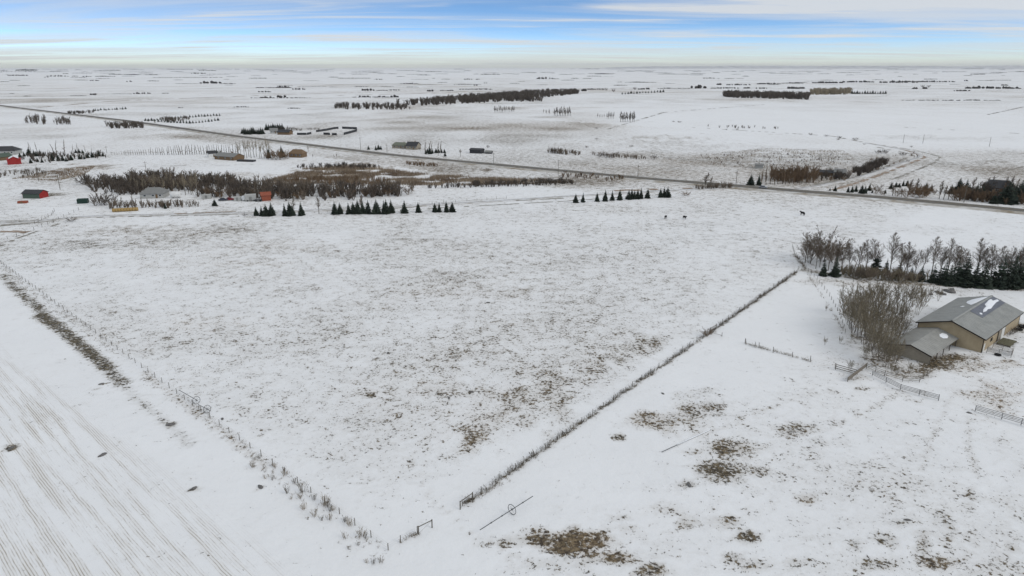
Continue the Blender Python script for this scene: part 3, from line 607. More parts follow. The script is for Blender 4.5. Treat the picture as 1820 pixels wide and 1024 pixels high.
m = MB(); m.prism([(-.35,-.10),(0,.05),(.35,-.10),(.35,-.06),(0,.10),(-.35,-.06)], 0, BL+1.0); c = m.build('ridge_cap', M_ROOF, barn); c.rotation_euler = (0,0,R(-90)); c.location = (-0.5, BW_/2, RG+0.22)
def fascia(x, yA, zA, yB, zB, nm='fascia'):
    mb = MB(); mb.add([(x-.05,yA,zA-.18),(x-.05,yB,zB-.18),(x-.05,yB,zB+.10),(x-.05,yA,zA+.10),(x+.04,yA,zA-.18),(x+.04,yB,zB-.18),(x+.04,yB,zB+.10),(x+.04,yA,zA+.10)],
        [(0,1,2,3),(7,6,5,4),(0,4,5,1),(1,5,6,2),(2,6,7,3),(3,7,4,0)]); return mb.build(nm, M_TRIM, barn)
for x in (-0.52, BL+0.53):
    fascia(x, -OH, EV-dz, BW_/2, RG); fascia(x, BW_+OH, EV-dz, BW_/2+.003, RG)
for y in (-OH-.09, BW_+OH+.01):
    m = MB(); m.box(-.5, BL+.5, y, y+.08, EV-dz-.14, EV-dz+.06); m.build('gutter', M_TRIM, barn)
for x, y in ((-.02,-.02), (BL-.1,-.02), (-.02,BW_-.1)):
    m = MB(); m.box(x-.03, x+.14, y-.03, y+.14, -.1, EV-.1); m.build('corner_trim', M_TRIM, barn)
def onslope(y): return EV + (RG-EV)*y/(BW_/2) if y <= BW_/2 else EV + (RG-EV)*(BW_-y)/(BW_/2)
def slab_on(x0, x1, y0, y1, lift, th, mat, nm):
    mb = MB(); z0, z1 = onslope(y0)+lift, onslope(y1)+lift
    mb.add([(x0,y0,z0),(x1,y0,z0),(x1,y1,z1),(x0,y1,z1),(x0,y0,z0+th),(x1,y0,z0+th),(x1,y1,z1+th),(x0,y1,z1+th)], [(0,3,2,1),(4,5,6,7),(0,1,5,4),(1,2,6,5),(2,3,7,6),(3,0,4,7)])
    return mb.build(nm, mat, barn)
for k in range(6): slab_on(10.9+k*2.95, 10.9+k*2.95+2.92, 3.9, 6.9, 0.19, 0.03, M_PATCH, 'dark_roof_panel')
def snow_patch(poly, hfun, lift, parent, nm='roof_snow'):
    """thin drift with a rounded edge lying on a roof; poly in roof x, y"""
    cx = sum(p[0] for p in poly)/len(poly); cy = sum(p[1] for p in poly)/len(poly); mb = MB(); n = len(poly); V = []
    for s, h in ((1.0, 0.0), (0.88, 0.07), (0.55, 0.12)):
        for x, y in poly: X_, Y_ = cx+(x-cx)*s, cy+(y-cy)*s; V.append((X_, Y_, hfun(Y_)+lift+h))
    V.append((cx, cy, hfun(cy)+lift+.13))
    F = [(r*n+i, r*n+(i+1) % n, (r+1)*n+(i+1) % n, (r+1)*n+i) for r in range(2) for i in range(n)] + [(2*n+i, 2*n+(i+1) % n, 3*n) for i in range(n)]
    mb.add(V, F); return mb.build(nm, M_SNOW, parent, smooth=True)
snow_patch([(14.5,4.9),(16.2,4.7),(18,4.9),(19.5,4.6),(22,4.9),(25.5,5.2),(27.6,5.1),(28,5.7),(25.5,6.0),(26,6.6),(24.4,6.7),(22.3,6.5),(20,6.3),(19.2,5.7),(17.5,5.6),(16,5.4)], onslope, .23, barn)
snow_patch([(12.3,4.7),(13.0,4.6),(13.4,4.9),(12.9,5.3),(12.3,5.1)], onslope, .23, barn)
snow_patch([(17.5,8.6),(20,8.2),(26,7.7),(28,7.7),(27.2,8.7),(26,9.8),(24.6,10.6),(22.8,11.0),(20.6,10.6),(19,9.7)], onslope, .2, barn)
snow_patch([(15.2,9.8),(16.2,9.6),(16.5,10.1),(15.7,10.5)], onslope, .2, barn)
# wall openings on the yard side
def panel(x0, x1, z0, z1, mat, nm, y=-0.06, parent=None):
    mb = MB(); mb.box(x0, x1, y-.03, y+.04, z0, z1); return mb.build(nm, mat, parent or barn)
d = panel(0.5, 1.5, 0, 2.1, M_DOOR, 'door'); mb = MB(); mb.box(1.3,1.38,-.16,-.1,1.0,1.08); mb.build('handle', M_TRIM, d)
d = panel(11.2, 13.2, 0, 3.2, M_ANN, 'sliding_door', -0.1); d = panel(13.5, 15.9, 0, 3.3, M_DOOR, 'sliding_door', -0.1)
panel(10.9, 16.4, 3.3, 3.42, M_TRIM, 'door_track', -0.12); panel(10.7, 10.95, 0, 3.4, M_TRIM, 'door_jamb'); panel(16.1, 16.5, 0, 3.4, M_TRIM, 'door_jamb')
w = panel(5.4, 6.6, 1.4, 2.3, M_TRIM, 'window'); panel(5.5, 6.5, 1.5, 2.2, M_GLASS, 'pane', -0.1, w)
# the lower annex, open on its yard side
AX0, AX1, AY0, AY1, AE, AR = -16.6, -0.02, 5.5, 14.4, 2.15, 3.45; AM = (AY0+AY1)/2
m = MB(); m.add([(AX0,AY0,-.2),(AX0,AY1,-.2),(AX0,AY1,AE),(AX0,AM,AR),(AX0,AY0,AE)], [(0,1,2,3,4)]); m.build('annex_gable', M_ANN, barn)
m = MB(); m.add([(AX0,AY1,-.2),(AX1,AY1,-.2),(AX1,AY1,AE),(AX0,AY1,AE)], [(0,1,2,3)]); m.add([(AX0+.02,AY0+3.6,-.2),(AX1,AY0+3.6,-.2),(AX1,AY0+3.6,AE+.8),(AX0+.02,AY0+3.6,AE+.8)], [(0,1,2,3)]); m.build('annex_wall', M_ANN, barn)
adz = (AR-AE)/(AM-AY0)*0.35
slope(AX0-.35, AX1, AY0-.35, AE-adz, AM, AR, 0.1).build('annex_roof', M_ROOF2, barn); slope(AX0-.35, AX1, AY1+.35, AE-adz, AM, AR, 0.1).build('annex_roof', M_ROOF2, barn)
fascia(AX0-.37, AY0-.35, AE-adz, AM, AR, 'annex_fascia'); fascia(AX0-.37, AY1+.35, AE-adz, AM+.003, AR, 'annex_fascia')
for x in (AX0+.1, AX0+4.2, AX0+8.3, AX0+12.4, AX1-.2):
    m = MB(); m.box(x-.08, x+.08, AY0-.08, AY0+.08, -.1, AE-.02); m.build('annex_post', M_POST, barn)
def onannex(y): return AE + (AR-AE)*(y-AY0)/(AM-AY0)
snow_patch([(-4.6,7.1),(-3.3,6.6),(-1.9,6.9),(-1.2,7.6),(-2.0,8.3),(-3.6,8.4),(-4.6,7.9)], onannex, .11, barn)
# loading deck by the sliding doors
e = empty('loading_deck', bw(11.4,-2.0), 'low weathered wooden deck beside the barn sliding doors', 'deck', rotz=BYAW)
for k in range(10):
    m = MB(); m.box(-2.6, 2.6, -1.5+k*.30, -1.5+k*.30+.27, .38, .44); m.build('plank', M_DECK, e)
for x in (-2.4, 0, 2.4):
    m = MB(); m.box(x-.08, x+.08, -1.48, 1.48, .0, .37); m.build('joist', M_POST, e)

# ------------------------------------------------------------------ fences
def fence(nm, label, pts, gap, hpost, wires, rails=0, rpost=0.06, mat=None, lean=0.05, cat='fence', railr=0.045, start=0.0, mpost=None):
    """posts and strands (or rails) along a line on the ground; each post and each run is a part"""
    pts = [np.asarray(p, float) for p in pts]; e = empty(nm, (pts[0][0], pts[0][1], 0), label, cat); o = pts[0]; P = []
    for a, b in zip(pts[:-1], pts[1:]):
        n = max(1, round(np.linalg.norm(b-a)/gap)); P += [a+(b-a)*k/n for k in range(n)]
    P.append(pts[-1]); pm = []
    for k in range(3):
        m = MB(); j = random.uniform(-1,1)*lean; m.tube([(0,0,-.2),(j*.5,0,hpost*.5),(j,j*.4,hpost*(1+.07*(k-1)))], [rpost*1.08, rpost, rpost*.9], 6); pm.append(m.mesh('post', mpost or M_POST))
    for i, p in enumerate(P):
        link('post', pm[(i*7+i//4) % 3], e, (p[0]-o[0], p[1]-o[1], 0), random.uniform(0,6.28))
    Q = [Vector((p[0]-o[0], p[1]-o[1], 0)) for p in P]
    for w in range(wires):
        m = MB(); z = hpost*(0.3+0.62*w/max(1, wires-1)); m.tube([q+Vector((0,0,z-.02)) for q in Q], 0.006, 3, caps=False); m.build('wire', M_WIRE, e)
    for w in range(rails):
        z = hpost*(0.28+0.66*w/max(1, rails-1))
        for a, b in zip(Q[:-1], Q[1:]):
            m = MB(); m.tube([a+Vector((0,0,z)), b+Vector((0,0,z+random.uniform(-.03,.03)))], railr, 5); m.build('rail', mat or M_RAIL, e)
    return P
lf = [CORN + DL*d for d in (0, 60, 140, LENL+25)]
FPL = fence('wire_fence', 'long wire fence of short posts between the stubble and the pasture', lf, 3.9, 1.25, 3)
FPR1 = fence('wire_fence', 'short wire fence run left of the gap at the field corner', [CORN, xy(712,964), xy(742,948)], 3.5, 1.2, 3)
FPR = fence('wire_fence', 'long straight wire fence lined with weeds between pasture and paddock', [xy(822,899), xy(945,815), xy(1140,676), xy(1262,590), xy(1418,482)], 3.9, 1.25, 4)
fence('wire_fence', 'wire fence from the corner post to the shelterbelt willow', [xy(1418,482), xy(1432,478), xy(1412,452), xy(1408,440)], 2.6, 1.3, 3)
fence('wire_fence', 'curving line of thin posts between white paddock and thicket', [xy(1432,478), xy(1452,498), xy(1474,527), xy(1492,560), xy(1502,592)], 3.6, 1.2, 2)
fence('wire_fence', 'wire fence with tall posts crossing the white paddock', [xy(1324,610), xy(1374,627), xy(1408,635), xy(1440,643), xy(1484,655)], 4.6, 1.4, 3, rpost=.07)
fence('top_rail', 'two post wooden rail at the left end of the paddock fence', [xy(1325,612), xy(1342,618)], 3, 1.5, 0, 1)
fence('board_gate', 'dark three board gate left of the leaning boards', [xy(1485,657), xy(1521,667)], 3.2, 1.35, 0, 3, mat=M_POST, railr=.08)
fence('leaning_boards', 'short grey board fence running down from the thicket', [xy(1506,679), xy(1540,653)], 3.0, 1.1, 0, 4, railr=.1)
fence('rail_fence', 'wooden rail fence around the front of the annex', [xy(1540,655), xy(1572,668), xy(1604,678), xy(1634,679), xy(1653,661)], 2.8, 1.2, 0, 3)
fence('pipe_corral', 'long thin rail corral fence below the annex', [xy(1550,668), xy(1600,693), xy(1668,712)], 3.0, 1.3, 0, 4, rpost=.06, railr=.05, mat=M_PIPE, mpost=M_PIPE)
fence('pipe_corral', 'thin rail corral panels at the right edge below the barn yard', [xy(1733,731), xy(1780,745), xy(1850,766)], 3.0, 1.35, 0, 4, rpost=.06, railr=.05, mat=M_PIPE, mpost=M_PIPE)
def bxy(x, y): p = bw(x, y); return np.array((p.x, p.y))
fence('corral_panel', 'pale rail corral panel standing out from the barn wall', [bxy(5.2,-.8), bxy(4.3,-5.0)], 2.1, 1.6, 0, 5, rpost=.05, railr=.045, mat=M_RAIL, mpost=M_RAIL)
fence('corral_panel', 'corral panel nearest the front barn corner', [bxy(1.0,-.8), bxy(2.2,-5.4)], 2.3, 1.5, 0, 5, rpost=.05, railr=.045, mat=M_PIPE, mpost=M_PIPE)
fence('corral_panel', 'low corral panel parallel to the barn wall', [bxy(2.2,-5.4), bxy(4.3,-5.1)], 2.3, 1.4, 0, 5, rpost=.05, railr=.045, mat=M_RAIL, mpost=M_RAIL)
fence('lane_fence', 'sparse post fence along the far edge of the lane corner', [xy(-40,442), xy(30,420), xy(75,404), xy(140,374)], 5, 1.4, 2, rpost=.08)
fence('lane_fence', 'post fence above the ditch at the lane corner', [xy(62,398), xy(92,383), xy(97,376)], 4, 1.5, 2, 1, rpost=.08)
fence('lane_fence', 'rail fence behind the left spruce row', [xy(745,364), xy(768,363), xy(830,358), xy(900,353)], 6, 1.4, 1, 1, rpost=.08)
def brace(label, u0, v0, u1, v1):
    a, b = xy(u0,v0), xy(u1,v1); e = empty('fence_brace', (a[0],a[1],0), label, 'fence brace'); q = Vector((b[0]-a[0], b[1]-a[1], 0))
    for p in (Vector((0,0,0)), q):
        m = MB(); m.tube([p+Vector((0,0,-.2)), p+Vector((.02,0,1.45))], .09, 7); m.build('post', M_POST, e)
    m = MB(); m.tube([Vector((0,0,1.3)), q+Vector((0,0,1.3))], .07, 6); m.build('top_rail', M_POST, e)
    m = MB(); m.tube([Vector((0,0,.15)), q+Vector((0,0,1.25))], .02, 4); m.build('tie_wire', M_WIRE, e)
brace('wooden H brace on the left side of the fence gap', 744, 950, 768, 938); brace('wooden H brace on the right side of the fence gap', 818, 905, 840, 889); brace('small wooden brace beside the reddish bush on the long fence', 1262, 592, 1272, 586)
fence('side_rail', 'short rail set out from the long fence at the reddish bush', [xy(1264,593), xy(1283,598)], 3, 1.1, 0, 1)

# ------------------------------------------------------------------ irrigation line
def wheel(parent, c, axis, r=0.82, tilt=None):
    """spoked iron wheel about an axis through c"""
    q = Vector((0,0,1)).rotation_difference(Vector(axis)); w = empty('x', c, '', ''); 
    for k in ('label','category'):
        if k in w: del w[k]
    w.name = 'wheel'; w.parent = parent; w.rotation_mode = 'QUATERNION'; w.rotation_quaternion = q
    m = MB(); m.tube([(r*math.cos(a), r*math.sin(a), 0) for a in [2*math.pi*k/28 for k in range(29)]], .05, 5, caps=False); m.build('rim', M_PIPE, w)
    for k in range(8):
        a = 2*math.pi*k/8; m = MB(); m.tube([(0,0,0),(r*math.cos(a), r*math.sin(a), 0)], .018, 4); m.build('spoke', M_PIPE, w)
    m = MB(); m.tube([(0,0,-.12),(0,0,.12)], .12, 8); m.build('hub', M_PIPE, w)
def wheel_line(label, u0, v0, u1, v1, uw, vw, r=.82, z=.8, rp=.065):
    a, b = G(u0,v0,z), G(u1,v1,z); e = empty('wheel_line', (a.x,a.y,0), label, 'irrigation pipe'); d = (b-a)
    m = MB(); n = 5
    for k in range(n): m.tube([Vector((0,0,z))+d*(k/n), Vector((0,0,z))+d*((k+1)/n)], rp, 7)
    m.build('pipe', M_PIPE, e)
    for k in range(1, n): mm = MB(); c = Vector((0,0,z))+d*(k/n); mm.tube([c-d.normalized()*.12, c+d.normalized()*.12], rp*1.6, 7); mm.build('coupler', M_PIPE, e)
    c = G(uw,vw,z); t = (c-a).dot(d)/d.dot(d); wheel(e, Vector((0,0,z))+d*t, d.normalized(), r)
wheel_line('irrigation pipe on a spoked wheel standing near the field gap', 853, 942, 947, 882, 909, 905)
def fallen_wheel(label, u0, v0, u1, v1, uw, vw):
    a, b = G(u0,v0), G(u1,v1); e = empty('wheel_line', (a.x,a.y,0), label, 'irrigation pipe'); d = b-a
    m = MB(); m.tube([Vector((0,0,.75)), d+Vector((0,0,.75))], .06, 7); m.build('pipe', M_PIPE, e)
    c = G(uw,vw)-a; wheel(e, Vector((c.x,c.y,.72)), (d.normalized()+Vector((0,0,.25))).normalized(), .75)
fallen_wheel('irrigation pipe with its wheel, farther one beside the left fence', 319, 699, 352, 718, 350, 717); fallen_wheel('irrigation pipe with its wheel, nearer one beside the left fence', 353, 725, 375, 736, 369, 733)
a, b = G(1176,804), G(1264,764); e = empty('loose_pipe', (a.x,a.y,0), 'long pipe half buried in snow in the right pasture', 'pipe'); d = b-a
m = MB(); m.tube([Vector((0,0,.08)), d*.5+Vector((0,0,.08)), d+Vector((0,0,.02))], .06, 7); m.build('pipe_run', M_PIPE, e); m = MB(); m.tube([d*.3+Vector((0,0,.13)), d*.6+Vector((0,0,.15)), d*.97+Vector((0,0,.10))], [.05,.10,.07], 6); m.build('snow_cap', M_SNOW, e)

# ------------------------------------------------------------------ weeds, stones and animals in the fields
def weed_mesh(seed, h, n, spread, w, mat):
    random.seed(seed); m = MB()
    for k in range(n):
        a = random.uniform(0,6.28); r = spread*random.random(); l = random.uniform(.1,.45)*h; p = Vector((r*math.cos(a), r*math.sin(a), -.03)); q = p+Vector((math.cos(a)*l, math.sin(a)*l, h*random.uniform(.55,1)))
        m.tube([p, (p+q)/2+Vector((0,0,.05*h)), q], [w, w*.8, w*.4], 3, caps=False)
        for j in range(3):
            t = random.uniform(.45,.95); s = p+(q-p)*t; b = random.uniform(0,6.28); m.tube([s, s+Vector((math.cos(b)*.12*h, math.sin(b)*.12*h, .16*h))], [w*.7, w*.5], 3, caps=False)
    return m.mesh('stems', mat)
WEEDS = [weed_mesh(s, 1.0, 16, .28, .014, M_WEED if s % 2 else M_WEEDD) for s in (1,2,3,4)]
Z8 = lambda x, y: (380+x/3.37, 720+y/3.37)
wl = [(425,420,14),(485,470,12),(535,525,20),(440,525,17),(660,605,24),(545,625,16),(605,670,16),(645,690,12),(690,690,14),(785,700,14),(820,720,18),(885,785,20),(905,800,12),(790,800,14),(865,840,10),(810,865,8),(955,950,12),(1005,940,14),(238,370,14),(310,440,9),(350,450,10),(272,318,9),(600,570,14),(715,630,12),(365,370,10),(460,565,8),(520,555,12),(680,610,16),(915,945,9),(695,640,14),(425,395,10)]
wl.sort()
random.seed(5)
for i, (zx, zy, hp) in enumerate(wl):
    u, v = Z8(zx, zy); h = HT(u, v, hp*.85); e = empty('dry_weed', G(u, v), '%s dry weed clump from the left near the fence corner' % ordw(i), 'weed', 'dry weeds by the field corner', random.uniform(0,6), h); link('stems', WEEDS[i % 4], e)
def merged(nm, items, mat, label, cat=None):
    """many copies of small plant shapes joined: items are (verts, quads, x, y, scale xy, scale z, rot)"""
    VV, FF, b = [], [], 0
    for v, f, x, y, sx, sz, r in items:
        c, s = math.cos(r), math.sin(r); q = np.empty_like(v); q[:,0] = (v[:,0]*c - v[:,1]*s)*sx+x; q[:,1] = (v[:,0]*s + v[:,1]*c)*sx+y; q[:,2] = v[:,2]*sz
        VV.append(q); FF.append(f+b); b += len(v)
    return tag(link(nm, mesh_np(nm, np.concatenate(VV), np.concatenate(FF), [mat])), label, cat, kind='stuff')
def arrays(me):
    v = np.empty(len(me.vertices)*3, np.float32); me.vertices.foreach_get('co', v); f = np.array([tuple(p.vertices) for p in me.polygons if len(p.vertices) == 4], np.int32); return v.reshape(-1,3), f
WA = [arrays(weed_mesh(s, 1.0, 6, .2, .012, M_WEED)) for s in (11,12,13)]
# along the long fence, thick and thin by stretches
it = []; random.seed(8)
for d in np.arange(0, 1, 0.0011):
    a, b = xy(826,897), xy(1416,484); p = a+(b-a)*d; k = vnoise(np.array([d*30.0]), np.array([0.5]), 9)[0]
    if random.random() < 0.15+0.95*k:
        w = WA[random.randrange(3)]; it.append((*w, p[0]+random.gauss(0,.18), p[1]+random.gauss(0,.18), random.uniform(.8,1.7), random.uniform(.4,1.15), random.uniform(0,6)))
merged('fence_weeds', it, M_WEEDD, 'dry weeds standing along the long paddock fence'); it = []
for d in np.arange(0, 1, 0.0016):
    p = CORN+DL*(d*(LENL+10)) - DR*random.uniform(-.4, 2.2)
    k = vnoise(np.array([d*22.0]), np.array([3.5]), 9)[0]
    if random.random() < 1.2*k-0.25: w = WA[random.randrange(3)]; it.append((*w, p[0], p[1], random.uniform(.7,1.4), random.uniform(.25,.6), random.uniform(0,6)))
for (a, b, n) in [((1324,611),(1445,644),70), ((1430,478),(1502,592),60), ((1410,452),(1432,478),40), ((712,964),(742,950),16), ((845,888),(905,848),20)]:
    a, b = xy(*a), xy(*b)
    for k in range(n): p = a+(b-a)*random.random(); w = WA[random.randrange(3)]; it.append((*w, p[0]+random.gauss(0,.2), p[1]+random.gauss(0,.2), random.uniform(.7,1.3), random.uniform(.3,.8), random.uniform(0,6)))
merged('fence_weeds', it, M_WEED, 'scattered dry weeds along the left fence and paddock posts')
# grass standing through the snow, thickest where the ground is bare
gi = rng.integers(0, X.size, 2200000); xs = X.ravel()[gi]; ys = Y.ravel()[gi]; cv = COV.ravel()[gi]
ok = (ys > 55) & (ys < 250) & (np.abs(xs) < 0.8*ys+20) & (rng.random(len(gi)) < np.clip((cv-0.22)*0.5, 0, 0.5)) & ~((sL.ravel()[gi] < 1))
xs, ys, cv = xs[ok][:30000], ys[ok][:30000], cv[ok][:30000]; n = len(xs)
xs = xs+rng.normal(0,.6,n); ys = ys+rng.normal(0,.6,n); Vt = np.zeros((n,4,3,3), np.float32)
for k in range(4):
    a = rng.random(n)*6.28; r = rng.random(n)*.14; h = (.08+.22*rng.random(n))*(0.6+cv); w = .018+.02*rng.random(n); bx = xs+r*np.cos(a); by = ys+r*np.sin(a); px, py = -np.sin(a)*w, np.cos(a)*w
    Vt[:,k,0] = np.stack([bx-px, by-py, np.full(n,-.02)], 1); Vt[:,k,1] = np.stack([bx+px, by+py, np.full(n,-.02)], 1); Vt[:,k,2] = np.stack([bx+np.cos(a)*h*.6, by+np.sin(a)*h*.6, h], 1)
tag(link('pasture_grass', mesh_np('pasture_grass', Vt.reshape(-1,3), np.arange(n*12).reshape(-1,3), [M_GRASS])), 'dead grass blades poking through the snow on the pastures', None, kind='stuff')
def rock_mesh(seed):
    random.seed(seed); bm = bmesh.new(); bmesh.ops.create_icosphere(bm, subdivisions=2, radius=1)
    for v in bm.verts: v.co *= random.uniform(.72,1.1); v.co.z *= .55
    me = bpy.data.meshes.new('stone'); bm.to_mesh(me); bm.free(); me.materials.append(M_ROCK); return me
RK = [rock_mesh(s) for s in (1,2,3)]; random.seed(17)
CLODS = ['alone in the middle of the main field','in the speckled left middle of the main field','right one of the close pair in the lower main field','left one of the close pair in the lower main field','near the left edge of the stubble','in the middle of the stubble','lowest one on the stubble','beside the left fence ditch, halfway up','in the snow between ditch and stubble','below the first weeds of the left fence','touching the long fence above the pasture','in the right pasture right of the half buried pipe','at the far lower right of the pasture','just right of the long fence halfway along','left of the left fence, beside its posts','beside the corral panels at the right edge']
for i, (u, v, r) in enumerate([(868,538,.45),(690,628,.45),(838,697,.4),(798,708,.4),(20,797,.5),(182,809,.55),(345,868,.42),(180,683,.45),(303,755,.6),(463,866,.5),(1139,674,.5),(1225,862,.45),(1613,925,.4),(1178,700,.35),(395,745,.35),(1722,734,.35)]):
    o = link('dark_clod', RK[i % 3], None, G(u, v)+Vector((0,0,.05)), random.uniform(0,6)); o.scale = (r*1.5, r*.8, r*.8); tag(o, 'small dark clod ' + CLODS[i], 'clod', 'dark clods scattered over the fields')
for i, (u, v, r) in enumerate([(1683,518,1.0),(1690,520,1.2),(1672,522,.8),(1665,520,.7),(1678,524,.6),(1655,524,.6),(1692,516,.9)]):
    o = link('rubble_block', RK[i % 3], None, G(u, v)+Vector((0,0,.2)), random.uniform(0,6)); o.scale = (r*1.2, r, r); tag(o, '%s dark block from the left in the rubble heap behind the barn' % ordw([5,6,3,2,4,0,1].index(i) if i in (5,6,3,2,4,0,1) else i), 'rubble', 'rubble heap behind the barn')
def tyre(p, r, label, lay=True):
    m = MB(); m.tube([(r*math.cos(a), r*math.sin(a), .18) for a in [2*math.pi*k/20 for k in range(21)]], r*.36, 8, caps=False); o = m.build('tyre', M_COW, None, p, smooth=True); tag(o, label, 'tyre')
tyre(bw(1.3,-3.0), .55, 'black tyre lying in front of the corral panels'); tyre(bw(27.5,-1.6), .9, 'large black tyre at the far end of the barn wall'); tyre(bw(24.5,-1.3), .6, 'smaller black tyre along the far barn wall')
for i, (x, y, h) in enumerate([(19,-.9,1.3),(20.6,-1,1.6),(22.3,-.9,1.5),(18,-.7,1.1)]): tree('wall_weed', GREYBUSH, 0, 0, h=h, label='%s dark weed bush from the doors along the barn wall' % ordw([1,2,3,0][i]), cat='weed', p=bw(x, y))
tree('red_bush', WILLOW, 1256, 598, 17, label='reddish leafless bush on the long fence line', cat='bush', wide=1.5)

def cow(u, v, hp, face, label):
    """black cow, one skinned body"""
    h = HT(u, v, hp); s = h/1.45; V = [(0,-.75,1.05),(0,0,1.0),(0,.7,1.08),(0,1.0,1.25),(0,1.3,1.32),(0,1.62,1.15)]; E = [(i,i+1) for i in range(5)]; Rr = [.34,.40,.34,.2,.16,.10]
    for (sx, y0, root) in ((-1,-.75,0),(1,-.75,0),(-1,.65,2),(1,.65,2)):
        b = len(V); k = -.08 if y0 < 0 else .04
        V += [(sx*.2,y0,.72),(sx*.2,y0+k,.38),(sx*.2,y0,.05)]; Rr += [.14,.08,.07]; E += [(root,b),(b,b+1),(b+1,b+2)]
    b = len(V); V += [(0,-1.1,1.15),(0,-1.2,.6)]; Rr += [.05,.04]; E += [(0,b),(b,b+1)]
    b = len(V); V += [(-.26,1.28,1.36),(.26,1.28,1.36)]; Rr += [.05,.05]; E += [(4,b),(4,b+1)]
    me = bpy.data.meshes.new('cow'); me.from_pydata(V, E, []); me.materials.append(M_COW); o = link('cow', me, None, G(u, v), face); o.scale = (s,)*3
    md = o.modifiers.new('skin', 'SKIN'); sv = me.skin_vertices[0].data
    for i, r in enumerate(Rr): sv[i].radius = (r, r)
    sv[1].use_root = True; ss = o.modifiers.new('sub', 'SUBSURF'); ss.levels = 1; ss.render_levels = 2
    tag(o, label, 'cow', 'cattle far out in the pasture')
cow(1183, 389, 6.2, R(150), 'small black cow, left one of the pair far out in the pasture'); cow(1216.5, 389.5, 6.2, R(200), 'small black cow, right one of the pair far out in the pasture'); cow(1426, 383, 7.0, R(20), 'lone black cow in the pasture above the shelterbelt')

# ------------------------------------------------------------------ houses and sheds
def paint(nm, c, rough=.7): return lerp_mat(nm, tuple(x*.86 for x in c), c, .9, rough, detail=6)
P_RED = paint('barn_red', (.30,.022,.02)); P_GREEN = paint('dull_green', (.075,.105,.08)); P_DARK = paint('dark_shingle', (.042,.042,.045)); P_GREY = paint('grey_shingle', (.21,.21,.2)); P_BEIGE = paint('beige_wall', (.30,.26,.2)); P_WHITE = paint('white_wall', (.68,.68,.66)); P_LGREY = paint('pale_grey_wall', (.38,.38,.36)); P_BROWN = paint('brown_wall', (.17,.11,.06)); P_ORANGE = paint('orange_shed', (.27,.075,.04)); P_MOSS = paint('mossy_roof', (.15,.16,.12)); P_HAY = paint('hay', (.36,.24,.09)); P_TARP = paint('dark_green_tarp', (.012,.035,.026))
def house(nm, label, u, v, Ln, W, ev, rg, yaw, wall, roof, cat='house', hip=0.0, snow=False, wins=((-.3,0),(.05,0),(.35,0)), door=True, chim=False, gablemat=None, endwin=False):
    """gabled (hip > 0: hipped) building, long side at local -y"""
    e = empty(nm, G(u, v), label, cat, rotz=yaw); hx, hy = Ln/2, W/2
    m = MB(); m.box(-hx, hx, -hy, hy, -.2, ev); m.build('wall', wall, e)
    if hip == 0:
        for s in (-1, 1):
            m = MB(); x = s*(hx-.02)
            if s > 0: m.prism([(-hy,0),(hy,0),(0,rg-ev)], 0, .06); 
            else: m.prism([(-hy,0),(hy,0),(0,rg-ev)], 0, .06)
            g = m.build('gable', gablemat or wall, e); g.rotation_euler = (0,0,R(-90)); g.location = (x-.03, 0, ev)
        if gablemat:
            for s in (-1, 1): m = MB(); m.box(s*hx-.04, s*hx+.04, -hy-.02, hy+.02, -.1, ev); m.build('end_wall', gablemat, e)
    o = .45; d = (rg-ev)/hy*o; m = MB(); hx2 = hx+o; hh = hip*hx
    A_ = [(-hx2,-hy-o,ev-d),(hx2,-hy-o,ev-d),(hx2,hy+o,ev-d),(-hx2,hy+o,ev-d),(-hx2+hh,0,rg),(hx2-hh,0,rg)]
    t = .16; B_ = [(x,y,z+t) for x,y,z in A_]; n = 6; fs = [(0,1,5,4),(1,2,5),(2,3,4,5),(3,0,4)]
    if hip == 0: fs = [(0,1,5,4),(2,3,4,5)]
    m.add(A_+B_, [f for f in fs]+[tuple(i+n for i in f) for f in fs]+[(0,1,7,6),(2,3,9,8)]+([(1,2,8,7),(3,0,6,9)] if hip else [(1,5,11,7),(5,2,8,11),(3,4,10,9),(4,0,6,10)]))
    rf = m.build('roof', roof, e)
    if snow:
        m = MB(); k = .93
        for s in (-1, 1): m.add([(-hx*k,s*hy*.95,ev+t+.03),(hx*k,s*hy*.95,ev+t+.03),(hx*k,s*.1,rg+t-.02),(-hx*k,s*.1,rg+t-.02),(-hx*k,s*hy*.9,ev+t+.16),(hx*k,s*hy*.9,ev+t+.16),(hx*k,s*.1,rg+t+.10),(-hx*k,s*.1,rg+t+.10)], [(0,1,5,4),(4,5,6,7),(0,4,7,3),(1,2,6,5)])
        m.build('roof_snow', M_SNOW, e)
    if chim: m = MB(); m.box(hx*.3-.35, hx*.3+.35, .2, .8, rg-.8, rg+.9); m.build('chimney', P_BROWN, rf)
    for fx, sd in wins:
        y = -hy if sd == 0 else hy; m = MB(); x = fx*Ln; m.box(x-.65, x+.65, y-.05, y+.05, ev*.38, ev*.78); w = m.build('window', M_WHT, e)
        m = MB(); m.box(x-.55, x+.55, y-.08, y+.08, ev*.38+.1, ev*.78-.1); m.build('pane', M_GLASS, w)
    if door: m = MB(); x = .2*Ln; m.box(x-.5, x+.5, -hy-.06, -hy+.04, 0, min(2.1, ev*.8)); m.build('door', P_BROWN, e)
    return e
YG = math.atan2(DR[1], DR[0])            # the survey grid everything out here is squared to
house('red_barn', 'red barn with snowy roof at the far left farmyard', 26, 291, 9, 8, 3.2, 5.2, R(-54), P_RED, P_RED, 'barn', snow=True, wins=(), door=False)
house('dark_house', 'dark roofed house at the left edge above the red barn', 14, 274, 16, 11, 3.2, 6.0, R(10), P_LGREY, P_DARK, hip=.5); house('green_shed', 'green roofed shed left of the red barn', 6, 284, 9, 8, 2.6, 4.6, R(70), P_BROWN, P_GREEN, 'shed', wins=(), door=False)
